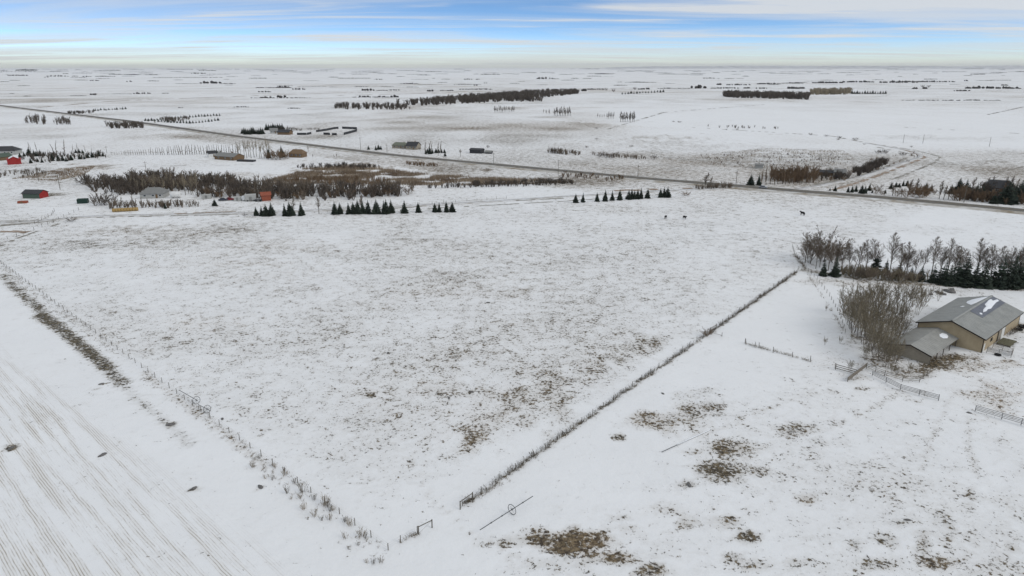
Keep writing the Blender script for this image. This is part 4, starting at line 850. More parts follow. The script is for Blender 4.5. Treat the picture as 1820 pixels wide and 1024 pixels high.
house('red_shed', 'dark roofed shed with red gable end and green side', 64, 351, 9.5, 6, 2.6, 4.0, R(-6), P_GREEN, P_DARK, 'shed', gablemat=P_RED, wins=(), door=False)
house('grey_house', 'grey hip roofed bungalow among the thicket', 276, 350, 11.5, 9, 2.6, 4.9, R(8), P_LGREY, P_GREY, hip=.55, chim=False)
house('ranch_house', 'long low house with pale roof left of the tall poplars', 408, 283, 19, 10, 2.6, 4.6, R(-25), P_BROWN, P_GREY, chim=True); house('white_shed', 'small grey and white shed beside the long low house', 377, 279, 5.5, 5, 3.0, 4.6, R(30), P_WHITE, P_DARK, 'shed', wins=(), door=True)
house('brown_house', 'brown house behind the maroon shrubs', 530, 279, 10.5, 8, 3.0, 5.6, R(-12), P_BROWN, P_BROWN, hip=.4)
house('grey_farmhouse', 'pale grey farmhouse in front of the dark spruces', 487, 237, 7.5, 6.5, 2.8, 5.2, R(20), P_LGREY, P_GREY); house('dark_barn', 'dark barn right of the pale grey farmhouse', 507, 239, 12.5, 8, 2.6, 4.8, R(-10), P_BROWN, P_DARK, 'barn', wins=(), door=False)
house('bungalow', 'long green roofed bungalow above the highway', 712, 263, 11.5, 8, 2.6, 4.6, R(-18), P_BEIGE, P_MOSS, hip=.3); house('gabled_house', 'beige house with dark gable right of the green roofed bungalow', 735, 265, 9.5, 8.5, 3.0, 5.8, R(-18), P_BEIGE, P_DARK, chim=True)
house('dark_shed', 'long dark shed standing alone above the highway', 848, 272, 10, 6.5, 2.7, 3.7, R(-20), P_DARK, P_DARK, 'shed', wins=(), door=False)
house('low_shed', 'low dark shed right of the long dark shed', 869, 273, 5, 3, 1.3, 2.3, R(-20), P_DARK, P_GREY, 'shed', wins=(), door=False)
house('wooden_house', 'beige house behind the column poplars right of centre', 1492, 313, 6, 5, 2.8, 4.4, R(-30), P_BEIGE, P_GREY); house('long_house', 'dark roofed brown house among the roadside trees at right', 1773, 343, 13, 9, 3.4, 6.8, R(-28), P_BROWN, P_DARK, wins=((-.3,0),(-.1,0),(.3,0)), hip=.4)
house('grey_garage', 'low dark building left of the beige house at right', 1468, 311, 8, 5.5, 1.9, 2.9, R(-30), P_BROWN, P_DARK, 'garage', wins=(), door=False); house('pump_shed', 'tiny grey shed above the column poplars', 1349, 299, 5, 4, 2.2, 3.0, R(-20), P_LGREY, P_GREY, 'shed', wins=(), door=False)
house('orange_shed', 'small orange red shed at the edge of the thicket', 473, 356, 4.4, 4.2, 3.0, 4.2, R(25), P_ORANGE, P_ORANGE, 'shed', wins=(), door=False)
def boxy(nm, label, u, v, Ln, W, H, yaw, mat, cat, mat2=None, wheels=0, roofr=.0):
    """body with bevelled edges, a lid line, and wheels when it has them"""
    e = empty(nm, G(u, v), label, cat, rotz=yaw); m = MB(); z0 = .45 if wheels else 0; b = min(.25, H*.15)
    m.prism([(-W/2,z0),(W/2,z0),(W/2,H-b),(W/2-b,H),(-W/2+b,H),(-W/2,H-b)], -Ln/2, Ln/2); o = m.build('body', mat, e); o.rotation_euler = (0,0,R(90))
    m = MB(); m.box(-Ln*.15, Ln*.1, -W/2-.03, -W/2+.02, z0+.2, z0+min(1.9, (H-z0)*.85)); m.build('door', mat2 or M_TRIM, e)
    for k in range(wheels):
        x = (-.3+.6*k/max(1, wheels-1))*Ln
        for s in (-1, 1): m = MB(); m.tube([(x,s*(W/2-.05),.36),(x,s*(W/2+.12),.36)], .36, 12); m.build('wheel', M_COW, e)
boxy('grey_trailer', 'big pale grey trailer left of the orange shed', 446, 357, 5.4, 2.8, 3.4, R(20), P_LGREY, 'trailer', P_GREY, 2); boxy('grey_bin', 'small grey bin left of the white tank', 423, 357, 3.4, 2.4, 2.2, R(10), P_LGREY, 'bin', P_GREY); boxy('flat_trailer', 'low dark flat trailer right of the grey trailer', 460, 358, 3.6, 2.0, 1.0, R(5), P_DARK, 'trailer', P_GREY, 2)
boxy('white_shed_box', 'small pale box shed above the lane bushes', 368, 353, 4.4, 2.6, 2.2, R(12), P_LGREY, 'shed', P_GREY); boxy('log_pile', 'short dark brush heap below the tall poplars', 438, 287, 13, 4, 1.2, R(-12), P_DARK, 'heap'); boxy('wood_platform', 'orange brown feed rack left of the red shed', 41, 361, 4, 2.4, 1.1, R(8), P_ORANGE, 'feed rack', P_BROWN)
boxy('tarped_stack', 'dark green tarped heap left of the brown shrub', 148, 361, 4.6, 3.0, 2.2, R(15), P_TARP, 'heap', P_TARP)
def tank(nm, label, u, v, r, Ln, yaw):
    e = empty(nm, G(u, v), label, 'tank', rotz=yaw); m = MB(); k = [(-1,.05),(-.97,.6),(-.88,.9),(-.8,1),(.8,1),(.88,.9),(.97,.6),(1,.05)]
    m.tube([(x*Ln/2,0,r+.35) for x,_ in k], [r*q for _,q in k], 16); m.build('shell', P_WHITE, e, smooth=True)
    for x in (-.5,.5): m = MB(); m.box(x*Ln/2-.12, x*Ln/2+.12, -r*.7, r*.7, 0, .6); m.build('cradle', P_GREY, e)
tank('white_tank', 'big white tank right of the grey bungalow', 313, 352, 1.5, 5.2, R(15)); tank('white_tank', 'smaller white tank left of the grey trailer', 436, 357, 1.25, 3.4, R(70))
def car(u, v, yaw, c, label):
    e = empty('parked_car', G(u, v), label, 'car', rotz=yaw); m = MB(); L_ = 2.25
    m.prism([(-L_,.35),(L_,.35),(L_,.75),(L_*.93,.9),(L_*.45,.98),(-L_*.75,1.0),(-L_,.85)], -.88, .88); m.build('body', c, e)
    m = MB(); P0 = [(-L_*.72,.98),(L_*.42,.97),(L_*.16,1.45),(-L_*.52,1.47)]; m.prism(P0, -.76, .76); m.build('cabin', M_GLASS, e)
    m = MB(); m.box(-L_*.5, L_*.14, -.7, .7, 1.46, 1.51); m.build('cabin_roof', c, e)
    for x in (-1.35, 1.4):
        for s in (-1, 1): m = MB(); m.tube([(x,s*.72,.34),(x,s*.92,.34)], .34, 14); w = m.build('wheel', M_COW, e); m = MB(); m.tube([(x,s*.90,.34),(x,s*.935,.34)], .19, 10); m.build('rim', P_LGREY, w)
    for s in (-1, 1): m = MB(); m.box(L_-.06, L_+.03, s*.62-.16, s*.62+.16, .62, .78); m.build('headlight', M_WHT, e)
    return e
C_SILV = lerp_mat('silver_paint', (.3,.3,.31), (.36,.36,.37), 1, .35, metal=.4); C_RED = lerp_mat('dark_red_paint', (.2,.01,.015), (.26,.015,.02), 1, .35); C_NAVY = lerp_mat('navy_paint', (.03,.035,.05), (.045,.05,.07), 1, .35)
hd = xy(1440,343)-xy(1310,332); c = car(1356, 336.5, math.atan2(hd[1], hd[0]), C_SILV, 'silver car driving on the highway beside the two spruces'); c.location.z = .6
car(397, 357, R(20), C_NAVY, 'dark blue car parked right of the pale box shed'); car(409, 356, R(5), C_RED, 'dark red car parked in the farmyard'); car(1757, 355, R(-20), P_WHITE, 'white car parked under the trees by the dark roofed house')
# hay bales laid end to end
a, b = xy(200,377), xy(246,374.5); n = 9; bm_ = MB(); bm_.tube([(-.72,0,.8),(-.62,0,.8),(.62,0,.8),(.72,0,.8)], [.68,.8,.8,.68], 14); BALE = bm_.mesh('bale', P_HAY, True)
for k in range(n):
    p = a+(b-a)*(k+.5)/n; o = link('hay_bale', BALE, None, (p[0], p[1], -.02), math.atan2(b[1]-a[1], b[0]-a[0])+random.uniform(-.05,.05)); L_ = np.linalg.norm(b-a)/n/1.46; o.scale = (L_,1.05,1.05)
    tag(o, '%s round hay bale from the left in the row beside the lane' % ordw(k), 'hay bale', 'hay bales in a row')
# utility poles
def pole(u, v, hp, label, arm=True, h=None):
    h = h or HT(u, v, hp); e = empty('utility_pole', G(u, v), label, 'utility pole', 'utility poles', rotz=YG); m = MB(); m.tube([(0,0,-.3),(0,0,h)], [.17,.11], 7); m.build('shaft', M_POST, e)
    if arm: m = MB(); m.box(-1.2,1.2,-.06,.06,h-.75,h-.6); m.build('crossarm', M_POST, e); m = MB(); m.tube([(0,0,h-.02),(0,0,h+.2)], .06, 6); m.build('insulator', P_LGREY, e)
for u, v, hp, lb in [(992,311,27,'pole between highway and white field right of the reed marsh'),(1133.5,316,22,'pole beyond the highway right of the willow clumps'),(877.5,292,20,'pole beside the low dark shed above the highway'),(818.5,279,14,'pole right of the gabled house garden'),(641,266,22,'pole beside the highway left of the bungalow'),(1308,328,24,'pole beside the highway left of the two spruces'),(1605,254,15,'left pole of the pair above the driveway bend'),(1640,255,16,'right pole of the pair above the driveway bend'),(1758,261,17,'pole standing alone in the white field at right'),(1713,360,32,'pale pole in front of the roadside trees at right'),(107,337,27,'leaning pole above the red gabled shed'),(69,322,16,'pole in the rough grass at far left'),(260,305,18,'pole behind the thicket poplars'),(688,271,14,'pole beside the small spruces above the highway'),(779,277,16,'pole among the garden spruces above the highway'),(190,272,12,'pole at the left end of the sapling row')]: pole(u, v, hp, lb)

# ------------------------------------------------------------------ trees and bushes of the middle distance
random.seed(23)
# twig masses for thickets: a few light shapes, thickly planted
def light_bush(seed, h=1.0, stems=6, nb=5, spread=.5, tw=.022, up=.1):
    random.seed(seed); m = MB()
    for s in range(stems):
        a = 6.28*s/stems+random.random(); d = Vector((math.cos(a)*spread*random.random(), math.sin(a)*spread*random.random(), 1)).normalized(); p = Vector((math.cos(a)*.06, math.sin(a)*.06, -.02))
        tp = limb(m, p, d, h*random.uniform(.7,1), tw*1.5, tw*.6, 2, 3, .15)
        for k in range(nb):
            q, dd = along(tp, random.uniform(.2,.95)); e = R(random.uniform(15,50)); b = limb(m, q, (dd*math.cos(e)+perp(dd)*math.sin(e)).normalized(), h*random.uniform(.15,.38), tw*.8, tw*.4, 1, 3, .1, up)
            for j in range(1): q2, d2 = along(b, random.uniform(.3,.9)); limb(m, q2, (d2+perp(d2)*.6).normalized(), h*random.uniform(.08,.2), tw*.55, tw*.3, 1, 3, .1, up)
    return arrays(m.mesh('bush', M_TWIG))
LB = [light_bush(s, stems=6, nb=6, tw=.025) for s in (1,2,3)]; LT = [light_bush(s, stems=3, nb=11, spread=.16, tw=.02) for s in (4,5,6)]
LBT = [light_bush(s, stems=5, nb=4, spread=.5, tw=.036) for s in (7,8)]
def inpoly(p, poly):
    c = False; n = len(poly)
    for i in range(n):
        a, b = poly[i], poly[i-1]
        if (a[1] > p[1]) != (b[1] > p[1]) and p[0] < (b[0]-a[0])*(p[1]-a[1])/(b[1]-a[1])+a[0]: c = not c
    return c
def thicket(nm, poly, n, h0, h1, mat, label, shapes=None, wide=1.0, seed=1):
    """uncountable brush filling an outlined patch of ground"""
    random.seed(seed); pg = [tuple(xy(*p)) for p in poly]; x0, x1 = min(p[0] for p in pg), max(p[0] for p in pg); y0, y1 = min(p[1] for p in pg), max(p[1] for p in pg); it = []; k = 0
    while len(it) < n and k < n*60:
        k += 1; p = (random.uniform(x0,x1), random.uniform(y0,y1))
        if not inpoly(p, pg): continue
        if vnoise(np.array([p[0]/14.]), np.array([p[1]/14.]), seed)[0] < .22: continue
        h = random.uniform(h0,h1); w = (shapes or LB)[random.randrange(len(shapes or LB))]; it.append((*w, p[0], p[1], h*wide*random.uniform(.8,1.2), h, random.uniform(0,6.28)))
    return merged(nm, it, mat, label)
thicket('thicket', [(150,322),(200,322),(300,318),(400,322),(470,334),(520,338),(640,342),(752,338),(740,345),(660,356),(560,358),(480,358),(430,352),(350,352),(330,340),(240,340),(215,350),(160,340)], 360, 2.2, 6.8, M_DARKTWIG, 'dense dark brush thicket around the farmyard and marsh', wide=1.15, seed=3)
thicket('thicket', [(230,316),(300,312),(400,318),(470,332),(560,338),(680,338),(745,337),(700,349),(600,355),(480,355),(360,346),(250,336)], 170, 2.2, 7.5, M_TWIG, 'brown willow brush mixed through the dark thicket', wide=1.1, seed=44)
thicket('thicket', [(200,330),(260,332),(250,346),(206,346)], 50, 3.5, 5.5, M_DARKTWIG, 'dark brush left of the grey bungalow', wide=1.2, seed=4)
thicket('thicket', [(190,372),(340,369),(380,367),(330,363),(200,366)], 60, 1.5, 3.5, M_TWIG, 'snowy brush along the lane in front of the bungalow', seed=5)
thicket('thicket', [(480,320),(600,318),(700,322),(690,332),(600,334),(500,330)], 130, 1.6, 3.4, M_WILLOW, 'low reddish brush at the near edge of the marsh', seed=6)
thicket('thicket', [(740,336),(860,328),(1000,322),(1030,327),(960,331),(840,334)], 150, 1.4, 3.6, M_DARKTWIG, 'low dark brush along the right side of the marsh', seed=7)
thicket('thicket', [(520,298),(600,292),(680,298),(640,303),(560,302)], 90, 1.6, 3.2, M_DARKTWIG, 'dark brush on the far bank of the marsh', seed=8)
thicket('thicket', [(-30,310),(30,306),(70,303),(90,308),(40,317),(-30,319)], 70, 1.0, 2.6, M_TWIG, 'grey scrub at the left edge below the red barn', seed=9)
thicket('thicket', [(1470,322),(1520,318),(1580,292),(1565,287),(1540,300),(1490,312)], 120, 2.0, 5.0, M_DARKTWIG, 'scrub along the driveway bend', seed=10)
thicket('thicket', [(975,268),(1000,270),(1060,276),(1120,279),(1170,284),(1120,283),(1040,279),(970,272)], 90, 1.8, 3.6, M_TWIG, 'scrub strip beyond the highway', seed=11)
thicket('thicket', [(1240,277),(1340,272),(1480,276),(1520,290),(1400,300),(1280,290)], 110, .7, 1.6, M_DARKTWIG, 'sparse low scrub in the snowy hollow', seed=12)
thicket('thicket', [(1220,226),(1300,224),(1410,230),(1330,229)], 30, 1.5, 3, M_DARKTWIG, 'thin scrub line on the white rise', seed=13)
thicket('thicket', [(1560,305),(1640,280),(1625,272),(1550,284),(1520,300)], 30, 1, 2.2, M_WILLOW, 'reddish scrub beside the driveway', seed=14)
thicket('thicket', [(720,290),(760,293),(790,296),(760,297),(725,294)], 40, 1.5, 2.6, M_WILLOW, 'rusty bushes on the near bank of the highway', seed=15)
thicket('thicket', [(1000,308),(1120,318),(1110,324),(1000,316)], 50, 1.4, 2.6, M_WILLOW, 'rusty bushes between highway and marsh', seed=16)
# reeds
random.seed(3)
def reeds(nm, poly, n, h0, h1, mat, label, seed):
    rg_ = np.random.default_rng(seed); pg = [tuple(xy(*p)) for p in poly]; P = []
    x0, x1 = min(p[0] for p in pg), max(p[0] for p in pg); y0, y1 = min(p[1] for p in pg), max(p[1] for p in pg)
    while len(P) < n:
        p = (rg_.uniform(x0,x1), rg_.uniform(y0,y1))
        if inpoly(p, pg) and vnoise(np.array([p[0]/9.]), np.array([p[1]/5.]), seed)[0] > .36: P.append(p)
    P = np.array(P); a = rg_.random(n)*6.28; h = rg_.uniform(h0,h1,n); w = rg_.uniform(.06,.17,n); dx, dy = np.cos(a)*w, np.sin(a)*w; lx, ly = rg_.normal(0,.12,n)*h, rg_.normal(0,.12,n)*h; Z = np.zeros(n)
    Vv = np.stack([np.stack([P[:,0]-dx, P[:,1]-dy, Z-.05],1), np.stack([P[:,0]+dx, P[:,1]+dy, Z-.05],1), np.stack([P[:,0]+lx, P[:,1]+ly, h],1)], 1).reshape(-1,3)
    tag(link(nm, mesh_np(nm, Vv, np.arange(3*n).reshape(-1,3), [mat])), label, None, kind='stuff')
reeds('marsh_reeds', [(540,300),(640,296),(760,310),(900,318),(1020,320),(1020,326),(860,330),(720,330),(600,326),(480,330),(470,322),(520,310)], 30000, .8, 2.1, M_REED, 'pale and brown reeds filling the frozen marsh', 5)
reeds('rough_grass', [(20,318),(110,300),(170,296),(150,312),(100,322)], 5000, .4, 1.0, M_REED, 'rough tussocks left of the thicket', 6)
reeds('rough_grass', [(1240,276),(1360,264),(1500,268),(1530,290),(1400,302),(1270,296)], 6500, .4, 1.1, M_REED, 'rough tussocks in the snowy hollow beyond the highway', 7)
def many(nm, kd, pts, label, group, cat='tree', wide=1.0): row(nm, kd, pts, label, group, wide, cat)
R_ = random.uniform
# tall trees in the farmyard thicket
random.seed(31)
many('thicket_poplar', PALEPOP, [(236+i*6.2+R_(-2,2), 342+R_(-6,4), R_(24,34)) for i in range(18)] + [(352,348,46),(340,346,44),(330,347,38)], '%s tall leafless poplar from the left behind the bungalow', 'poplars behind the bungalow')
many('yard_tree', GREYBUSH, [(150,328,26),(162,334,24),(188,365,26),(180,364,30),(170,366,22),(200,364,24)], '%s broad leafless tree from the left at the left end of the farmyard', 'broad trees at the farmyard entrance', wide=1.1)
many('thicket_willow', WILLOW, [(372,350,22),(392,352,20),(410,349,18),(455,352,16),(500,353,17),(530,354,18),(590,352,18),(622,350,17),(650,350,20),(690,349,18),(725,346,20)], '%s leafless willow from the left along the dark thicket', 'willows of the thicket', wide=1.2)
many('lane_tree', FARPOP, [(208,372,20),(217,371,22),(236,370,24),(252,370,20),(264,370,18),(279,370,16),(305,370,14)], '%s small leafless tree from the left beside the hay bales', 'small trees by the hay bales')
many('yard_spruce', SPRUCE, [(294,371,12),(382,366,13),(206,376,6)], '%s dark evergreen from the left in front of the bungalow', 'evergreens in front of the bungalow', wide=1.3)
# far left farm
many('farm_spruce', SPRUCE, [(52,276,14),(61,277,12),(65,278,10),(72,277,12),(78,277,9),(36,280,10),(43,278,10),(67,288,9),(75,289,8),(94,286,16),(55,290,10),(104,286,12),(112,286,12),(118,287,9),(127,285,12),(135,272,8),(141,272,9),(147,273,8),(142,283,9),(150,283,10),(156,281,11),(164,280,11),(171,279,9),(176,278,9),(183,278,8)], '%s small dark spruce from the left around the far left farm', 'spruces of the far left farm', wide=1.3)
many('farm_poplar', SLIM, [(52,270,18),(55,269,14),(66,270,18),(86,283,18),(90,284,18),(97,279,24),(101,277,28),(115,271,24),(130,270,14),(138,270,16),(152,270,12),(163,272,10)], '%s thin leafless poplar from the left around the far left farm', 'poplars of the far left farm', wide=1.4)
# the row of young poplars
many('row_poplar', SLIM, [(200+i*4.05+R_(-.8,.8), 276-2.2*i/55.0+R_(-.5,.5), 6+11*min(1, i/30.0)+R_(-1.5,1.5)) for i in range(56)], '%s young poplar from the left in the long planted row', 'young poplars in the planted row', wide=1.5)
many('tall_poplar', PALEPOP, [(424+i*4.6+R_(-1.5,1.5), 281+R_(-3,1.5), R_(28,36)) for i in range(13)], '%s tall pale topped poplar from the left beside the long low house', 'tall poplars by the long low house', wide=.95)
many('maroon_shrub', WILLOW, [(476,283,18),(484,283,20),(491,284,22),(498,284,21),(505,283,20),(511,282,15)], '%s rounded maroon shrub from the left before the brown house', 'maroon shrubs before the brown house', 'shrub', 1.1)
many('house_spruce', SPRUCE, [(386,274,9),(392,274,9),(527,272,10),(478,281,20),(501,280,22)], '%s dark spruce from the left around the long low house', 'spruces around the long low house', wide=1.2)
many('house_tree', FARPOP, [(548,270,12),(556,281,8),(594,282,8),(598,281,9)], '%s small bare tree from the left right of the brown house', 'bare trees right of the brown house')
# farmstead with dark spruces
many('windbreak_spruce', SPRUCE, [(431+i*3.3, 238.5+R_(-1,.6), R_(9,14)) for i in range(12)] + [(474+i*4, 231+R_(-1,1), R_(10,15)) for i in range(8)], '%s dark spruce from the left in the windbreak of the pale grey farm', 'windbreak spruces of the grey farm', wide=1.5)
many('windbreak_tree', GREYBUSH, [(500,232,9),(507,232,10),(514,232,9),(521,232,8),(528,232,7),(534,233,7),(548,231,5),(553,231,5),(560,231,6),(566,231,5)], '%s bare bush from the left behind the dark barn', 'bare bushes behind the dark barn', 'bush', 1.2)
def wall_run(label, pts, h, nm='windbreak_fence'):
    e = empty(nm, G(*pts[0]), label, 'fence'); o = G(*pts[0]); k = 0
    for a, b in zip(pts[:-1], pts[1:]):
        p, q = G(*a)-o, G(*b)-o; n = max(1, int((q-p).length/6)); d = (q-p)/n; t = Vector((-d.y, d.x, 0)).normalized()*.06
        for i in range(n):
            s = p+d*i; f = p+d*(i+.97); m = MB(); m.add([s-t,f-t,f+t,s+t]+[x+Vector((0,0,h)) for x in (s-t,f-t,f+t,s+t)], [(0,3,2,1),(4,5,6,7),(0,1,5,4),(1,2,6,5),(2,3,7,6),(3,0,4,7)]); m.build('board_panel', P_DARK, e)
wall_run('dark board windbreak forming the right corral of the grey farm', [(611,240),(634,234),(634.5,230),(608,229)], 2.4); wall_run('dark board windbreak in the middle of the grey farm corrals', [(562,235),(580,232.5),(594,229.5),(602,229)], 2.2); wall_run('low dark board pens right of the dark barn', [(528,240),(545,240),(553,238.5),(553,235)], 2.2); wall_run('short dark board windbreak left of the corral corner', [(575,239.5),(587,240)], 2.2); wall_run('single dark board windbreak below the corral', [(590,240.5),(599,240.5)], 2.2)
# ring of planted spruces
ring = []
for i in range(26): ring.append((258+i*5.3, 215.5-4.5*math.sin(i/25*3.14)*.2-(i/25.)*10+R_(-.5,.5), R_(3.6,5.2)))
for i in range(24): ring.append((259+i*5.6, 214+5.6*math.sin(min(1, i/16)*1.57)-max(0, (i-14))*.55+R_(-.4,.4), R_(4,6.2)))
many('ring_spruce', SPRUCE, ring, '%s tiny dark spruce from the left in the planted oval', 'spruces of the planted oval', wide=1.5)
many('lane_spruce', SPRUCE, [(166+i*4.7+R_(-1,1), 197-.22*i+R_(-.5,.5), R_(3,5.4)) for i in range(13)], '%s tiny dark spruce from the left in the clump above the highway', 'spruces above the highway', wide=1.6)
thicket('thicket', [(285,213),(335,210),(342,214),(320,217),(290,217)], 50, 3, 5, M_DARKTWIG, 'dark brush inside the planted oval of spruces', seed=21)
thicket('thicket', [(187,224),(215,222),(254,224),(256,228),(200,229)], 60, 4, 7, M_DARKTWIG, 'dark bluff of brush below the planted oval', seed=22); thicket('thicket', [(36,217),(70,215),(130,218),(128,222),(60,222)], 45, 4, 9, M_DARKTWIG, 'loose line of bare trees at the far left', LT, seed=23); thicket('thicket', [(120,201),(170,199),(165,202),(125,203)], 50, 3, 4, M_DARKTWIG, 'low dark hedge left of the spruce clump', seed=24)
# gardens above the highway
many('garden_spruce', SPRUCE, [(655,266,8),(668,267,9),(673,266,10),(677,266,8),(757,274,9),(760,272,9),(764,274,14),(769,273,10),(775,272,9),(780,272,8),(785,272,9),(790,272,8),(791,278,9)], '%s small spruce from the left in the gardens above the highway', 'garden spruces above the highway', wide=1.3)
many('garden_poplar', SLIM, [(756,270,18),(762,271,21),(767,270,17),(778,271,18),(783,270,20)], '%s thin leafless poplar from the left behind the garden spruces', 'garden poplars', wide=2.0)
many('garden_bush', GREYBUSH, [(818,272,7),(867,263,7),(746,266,5),(726,259,6),(862,273,4)], '%s bare bush from the left around the highway houses', 'bushes around the highway houses', 'bush', 1.2)
# groups of bare trees on the open slopes
many('slope_tree', FARG, [(879+i*2.9+R_(-.6,.6), 200+R_(-1,.5), R_(9,13)) for i in range(13)] + [(966,201,7),(971,203,9),(976,204,11)] + [(985+i*2.9, 206.5+R_(-.8,.4), R_(13,19)) for i in range(11)] + [(1062+i*4, 209+R_(-.6,.4), R_(6,8)) for i in range(4)] + [(1079+i*2.8, 211.5+R_(-.6,.3), R_(10,14)) for i in range(5)] + [(1103+i*3, 216.5+R_(-.6,.3), R_(15,21)) for i in range(9)], '%s bare tree from the left among the small groves on the open slope', 'bare groves on the open slope', wide=1.0)
many('slope_bush', GREYBUSH, [(983,272,14),(990,273,11),(1060,229,4),(1060,248,4),(1207,218,4),(1197,217,3),(1042,263,5),(1310,231,4),(1291,231,3),(1440,240,5),(1468,243,5),(1492,246,6),(1490,249,4),(1520,249,6),(1620,262,4),(1536,257,3),(1122,261,4)], '%s isolated dark bush from the left on the slopes beyond the highway', 'isolated bushes beyond the highway', 'bush', 1.8)
many('hollow_bush', GREYBUSH, [(1560,273,9),(1567,273,10),(1574,273,9),(1602,276,7),(1608,276,7),(1078,280,11),(1088,281,10),(1066,279,9),(1162,284,12)], '%s dense dark bush from the left between highway scrub and driveway bend', 'dense bushes at the hollow', 'bush', 1.4)
# right of the highway
many('column_poplar', COLUMN, [(1354+i*7.1+R_(-1.5,1.5), 328.5-.25*i+R_(-.6,.6), R_(24,32)) for i in range(14)], '%s slim columnar poplar from the left in the roadside row', 'columnar poplars', wide=1.1)
many('gate_spruce', SPRUCE, [(1334,329.5,21),(1348,329.5,21)], '%s broad dark spruce of the pair left of the columnar poplars', 'pair of spruces by the highway', wide=1.35)
many('rusty_willow', WILLOW, [(1384,317,22),(1397,316,24),(1410,316,25),(1423,317,24),(1436,319,22),(1448,321,20),(1373,319,19)], '%s rounded rusty willow from the left behind the columnar poplars', 'rusty willows behind the poplars', wide=1.15)
thicket('thicket', [(1450,308),(1500,306),(1510,318),(1460,322)], 60, 1.5, 3.5, M_DARKTWIG, 'dark garden brush around the beige house at right', seed=31)
many('yard_willow', WILLOW, [(1510,314,16),(1476,322,12),(1500,322,11)], '%s brown bush from the left by the beige house at right', 'bushes by the beige house', 'bush', 1.0)
many('verge_spruce', SPRUCE, [(1484,340,12),(1507,342,11),(1514,342,13),(1521,341,14),(1531,344,17),(1537,344,15),(1545,339,14),(1550,343,6),(1573,344,8),(1475,339,6),(1583,336,14),(1592,333,10),(1598,333,9),(1605,331,12),(1612,331,12)], '%s small dark spruce from the left on the verge right of the driveway', 'verge spruces', wide=1.3)
many('verge_bush', WILLOW, [(1557,344,20),(1567,346,12),(1594,349,18),(1610,352,20),(1622,350,22),(1636,352,30),(1645,350,28),(1660,346,12)], '%s reddish brown bush from the left on the highway verge', 'verge bushes', 'bush', 1.1)
many('verge_tree', FARPOP, [(1586,348,24),(1614,345,28),(1628,346,30),(1669,354,26),(1677,355,26),(1685,355,27),(1672,346,26),(1602,350,16)], '%s bare tree from the left on the highway verge', 'bare verge trees', wide=1.3)
many('house_willow', WILLOW, [(1696,356,30),(1704,357,30),(1712,355,28),(1736,358,24),(1748,359,24),(1760,358,22),(1812,362,26),(1822,364,30),(1726,354,22)], '%s rounded brown tree from the left around the dark roofed house', 'brown trees around the dark roofed house', wide=1.15)
many('house_conifer', SPRUCE, [(1703,343,28),(1716,343,25),(1735,348,22),(1778,360,16),(1788,362,40),(1800,362,34),(1806,358,30),(1818,356,34),(1779,345,18),(1690,344,16),(1645,338,14),(1655,340,12),(1720,352,26),(1745,352,22),(1765,362,18),(1795,352,30),(1812,350,30)], '%s dark conifer from the left around the dark roofed house', 'conifers around the dark roofed house', wide=1.5)
many('house_poplar', FARPOP, [(1786,345,32),(1793,345,34),(1752,340,26),(1762,338,26),(1728,338,24),(1806,338,22)], '%s bare poplar from the left behind the dark roofed house', 'bare poplars behind the dark roofed house', wide=1.3)
tree('corner_tree', FARPOP, 1253, 334, 28, label='broad bare tree where lane meets highway', wide=1.9); tree('corner_tree', FARPOP, 1262, 335, 22, label='smaller bare tree right of the broad corner tree', wide=1.6)
thicket('thicket', [(1236,334),(1300,332),(1300,335),(1240,337)], 40, 1.5, 3.2, M_TWIG, 'bare brush at the lane corner', seed=33)

thicket('thicket', [(1566,347),(1650,353),(1648,340),(1570,334)], 24, 1.5, 5, M_WILLOW, 'brown brush on the highway verge', seed=51); thicket('thicket', [(1692,357),(1830,367),(1840,345),(1700,343)], 50, 2, 6, M_WILLOW, 'brown garden brush around the dark roofed house', seed=52); thicket('thicket', [(1710,356),(1830,364),(1836,340),(1740,340)], 60, 3, 7, M_DARKTWIG, 'dark garden brush around the dark roofed house', seed=53)
thicket('thicket', [(1362,327),(1448,324),(1452,313),(1368,314)], 60, 3, 7.5, M_WILLOW, 'rusty brush behind the columnar poplars', LT, 1.4, seed=54)
thicket('thicket', [(1496,491),(1560,498),(1640,504),(1660,498),(1560,488),(1500,484)], 90, 1.2, 3.4, M_OLIVE, 'bare understory brush below the shelterbelt', seed=55)
thicket('thicket', [(36,283),(70,291),(110,288),(190,280),(180,274),(120,277),(60,276)], 90, 1.5, 4, M_DARKTWIG, 'brush between the spruces of the far left farm', seed=56)

# ------------------------------------------------------------------ woods of the far prairie
thicket('wood', [(702,187),(760,188),(880,182),(900,181),(967,180.5),(945,176),(985,172),(1034,166.5),(1010,164),(940,166),(880,171),(800,177)], 520, 8, 13, M_DARKTWIG, 'long dark bare wood stretching across the middle distance', LBT, 1.35, 41)
thicket('wood', [(590,193),(640,196),(700,195),(735,197),(720,190),(640,187),(600,188)], 130, 4, 9, M_DARKTWIG, 'ragged brush at the left end of the long wood', LBT, 1.1, 42)
thicket('wood', [(1285,171.5),(1300,174),(1440,177.5),(1441,172),(1290,168)], 300, 9, 14, M_DARKTWIG, 'square dark wood on the white rise at right', LBT, 1.2, 43)
thicket('wood', [(1440,169),(1512,168),(1512,164),(1440,165)], 150, 10, 15, M_TWIGP, 'pale bare wood right of the square dark wood', LBT, 1.0, 44)
many('rise_spruce', SPRUCE, [(1514+i*4.6, 167, R_(4.5,7.5)) for i in range(14)], '%s tiny dark spruce from the left in the row right of the pale wood', 'spruces right of the pale wood', wide=1.6)
many('farm_conifer', SPRUCE, [(1106+i*5.2, 167.5-.25*i+R_(-.4,.4), R_(3.5,6)) for i in range(15)], '%s tiny dark conifer from the left at the far farm behind the white slope', 'conifers of the far farm', wide=1.7)
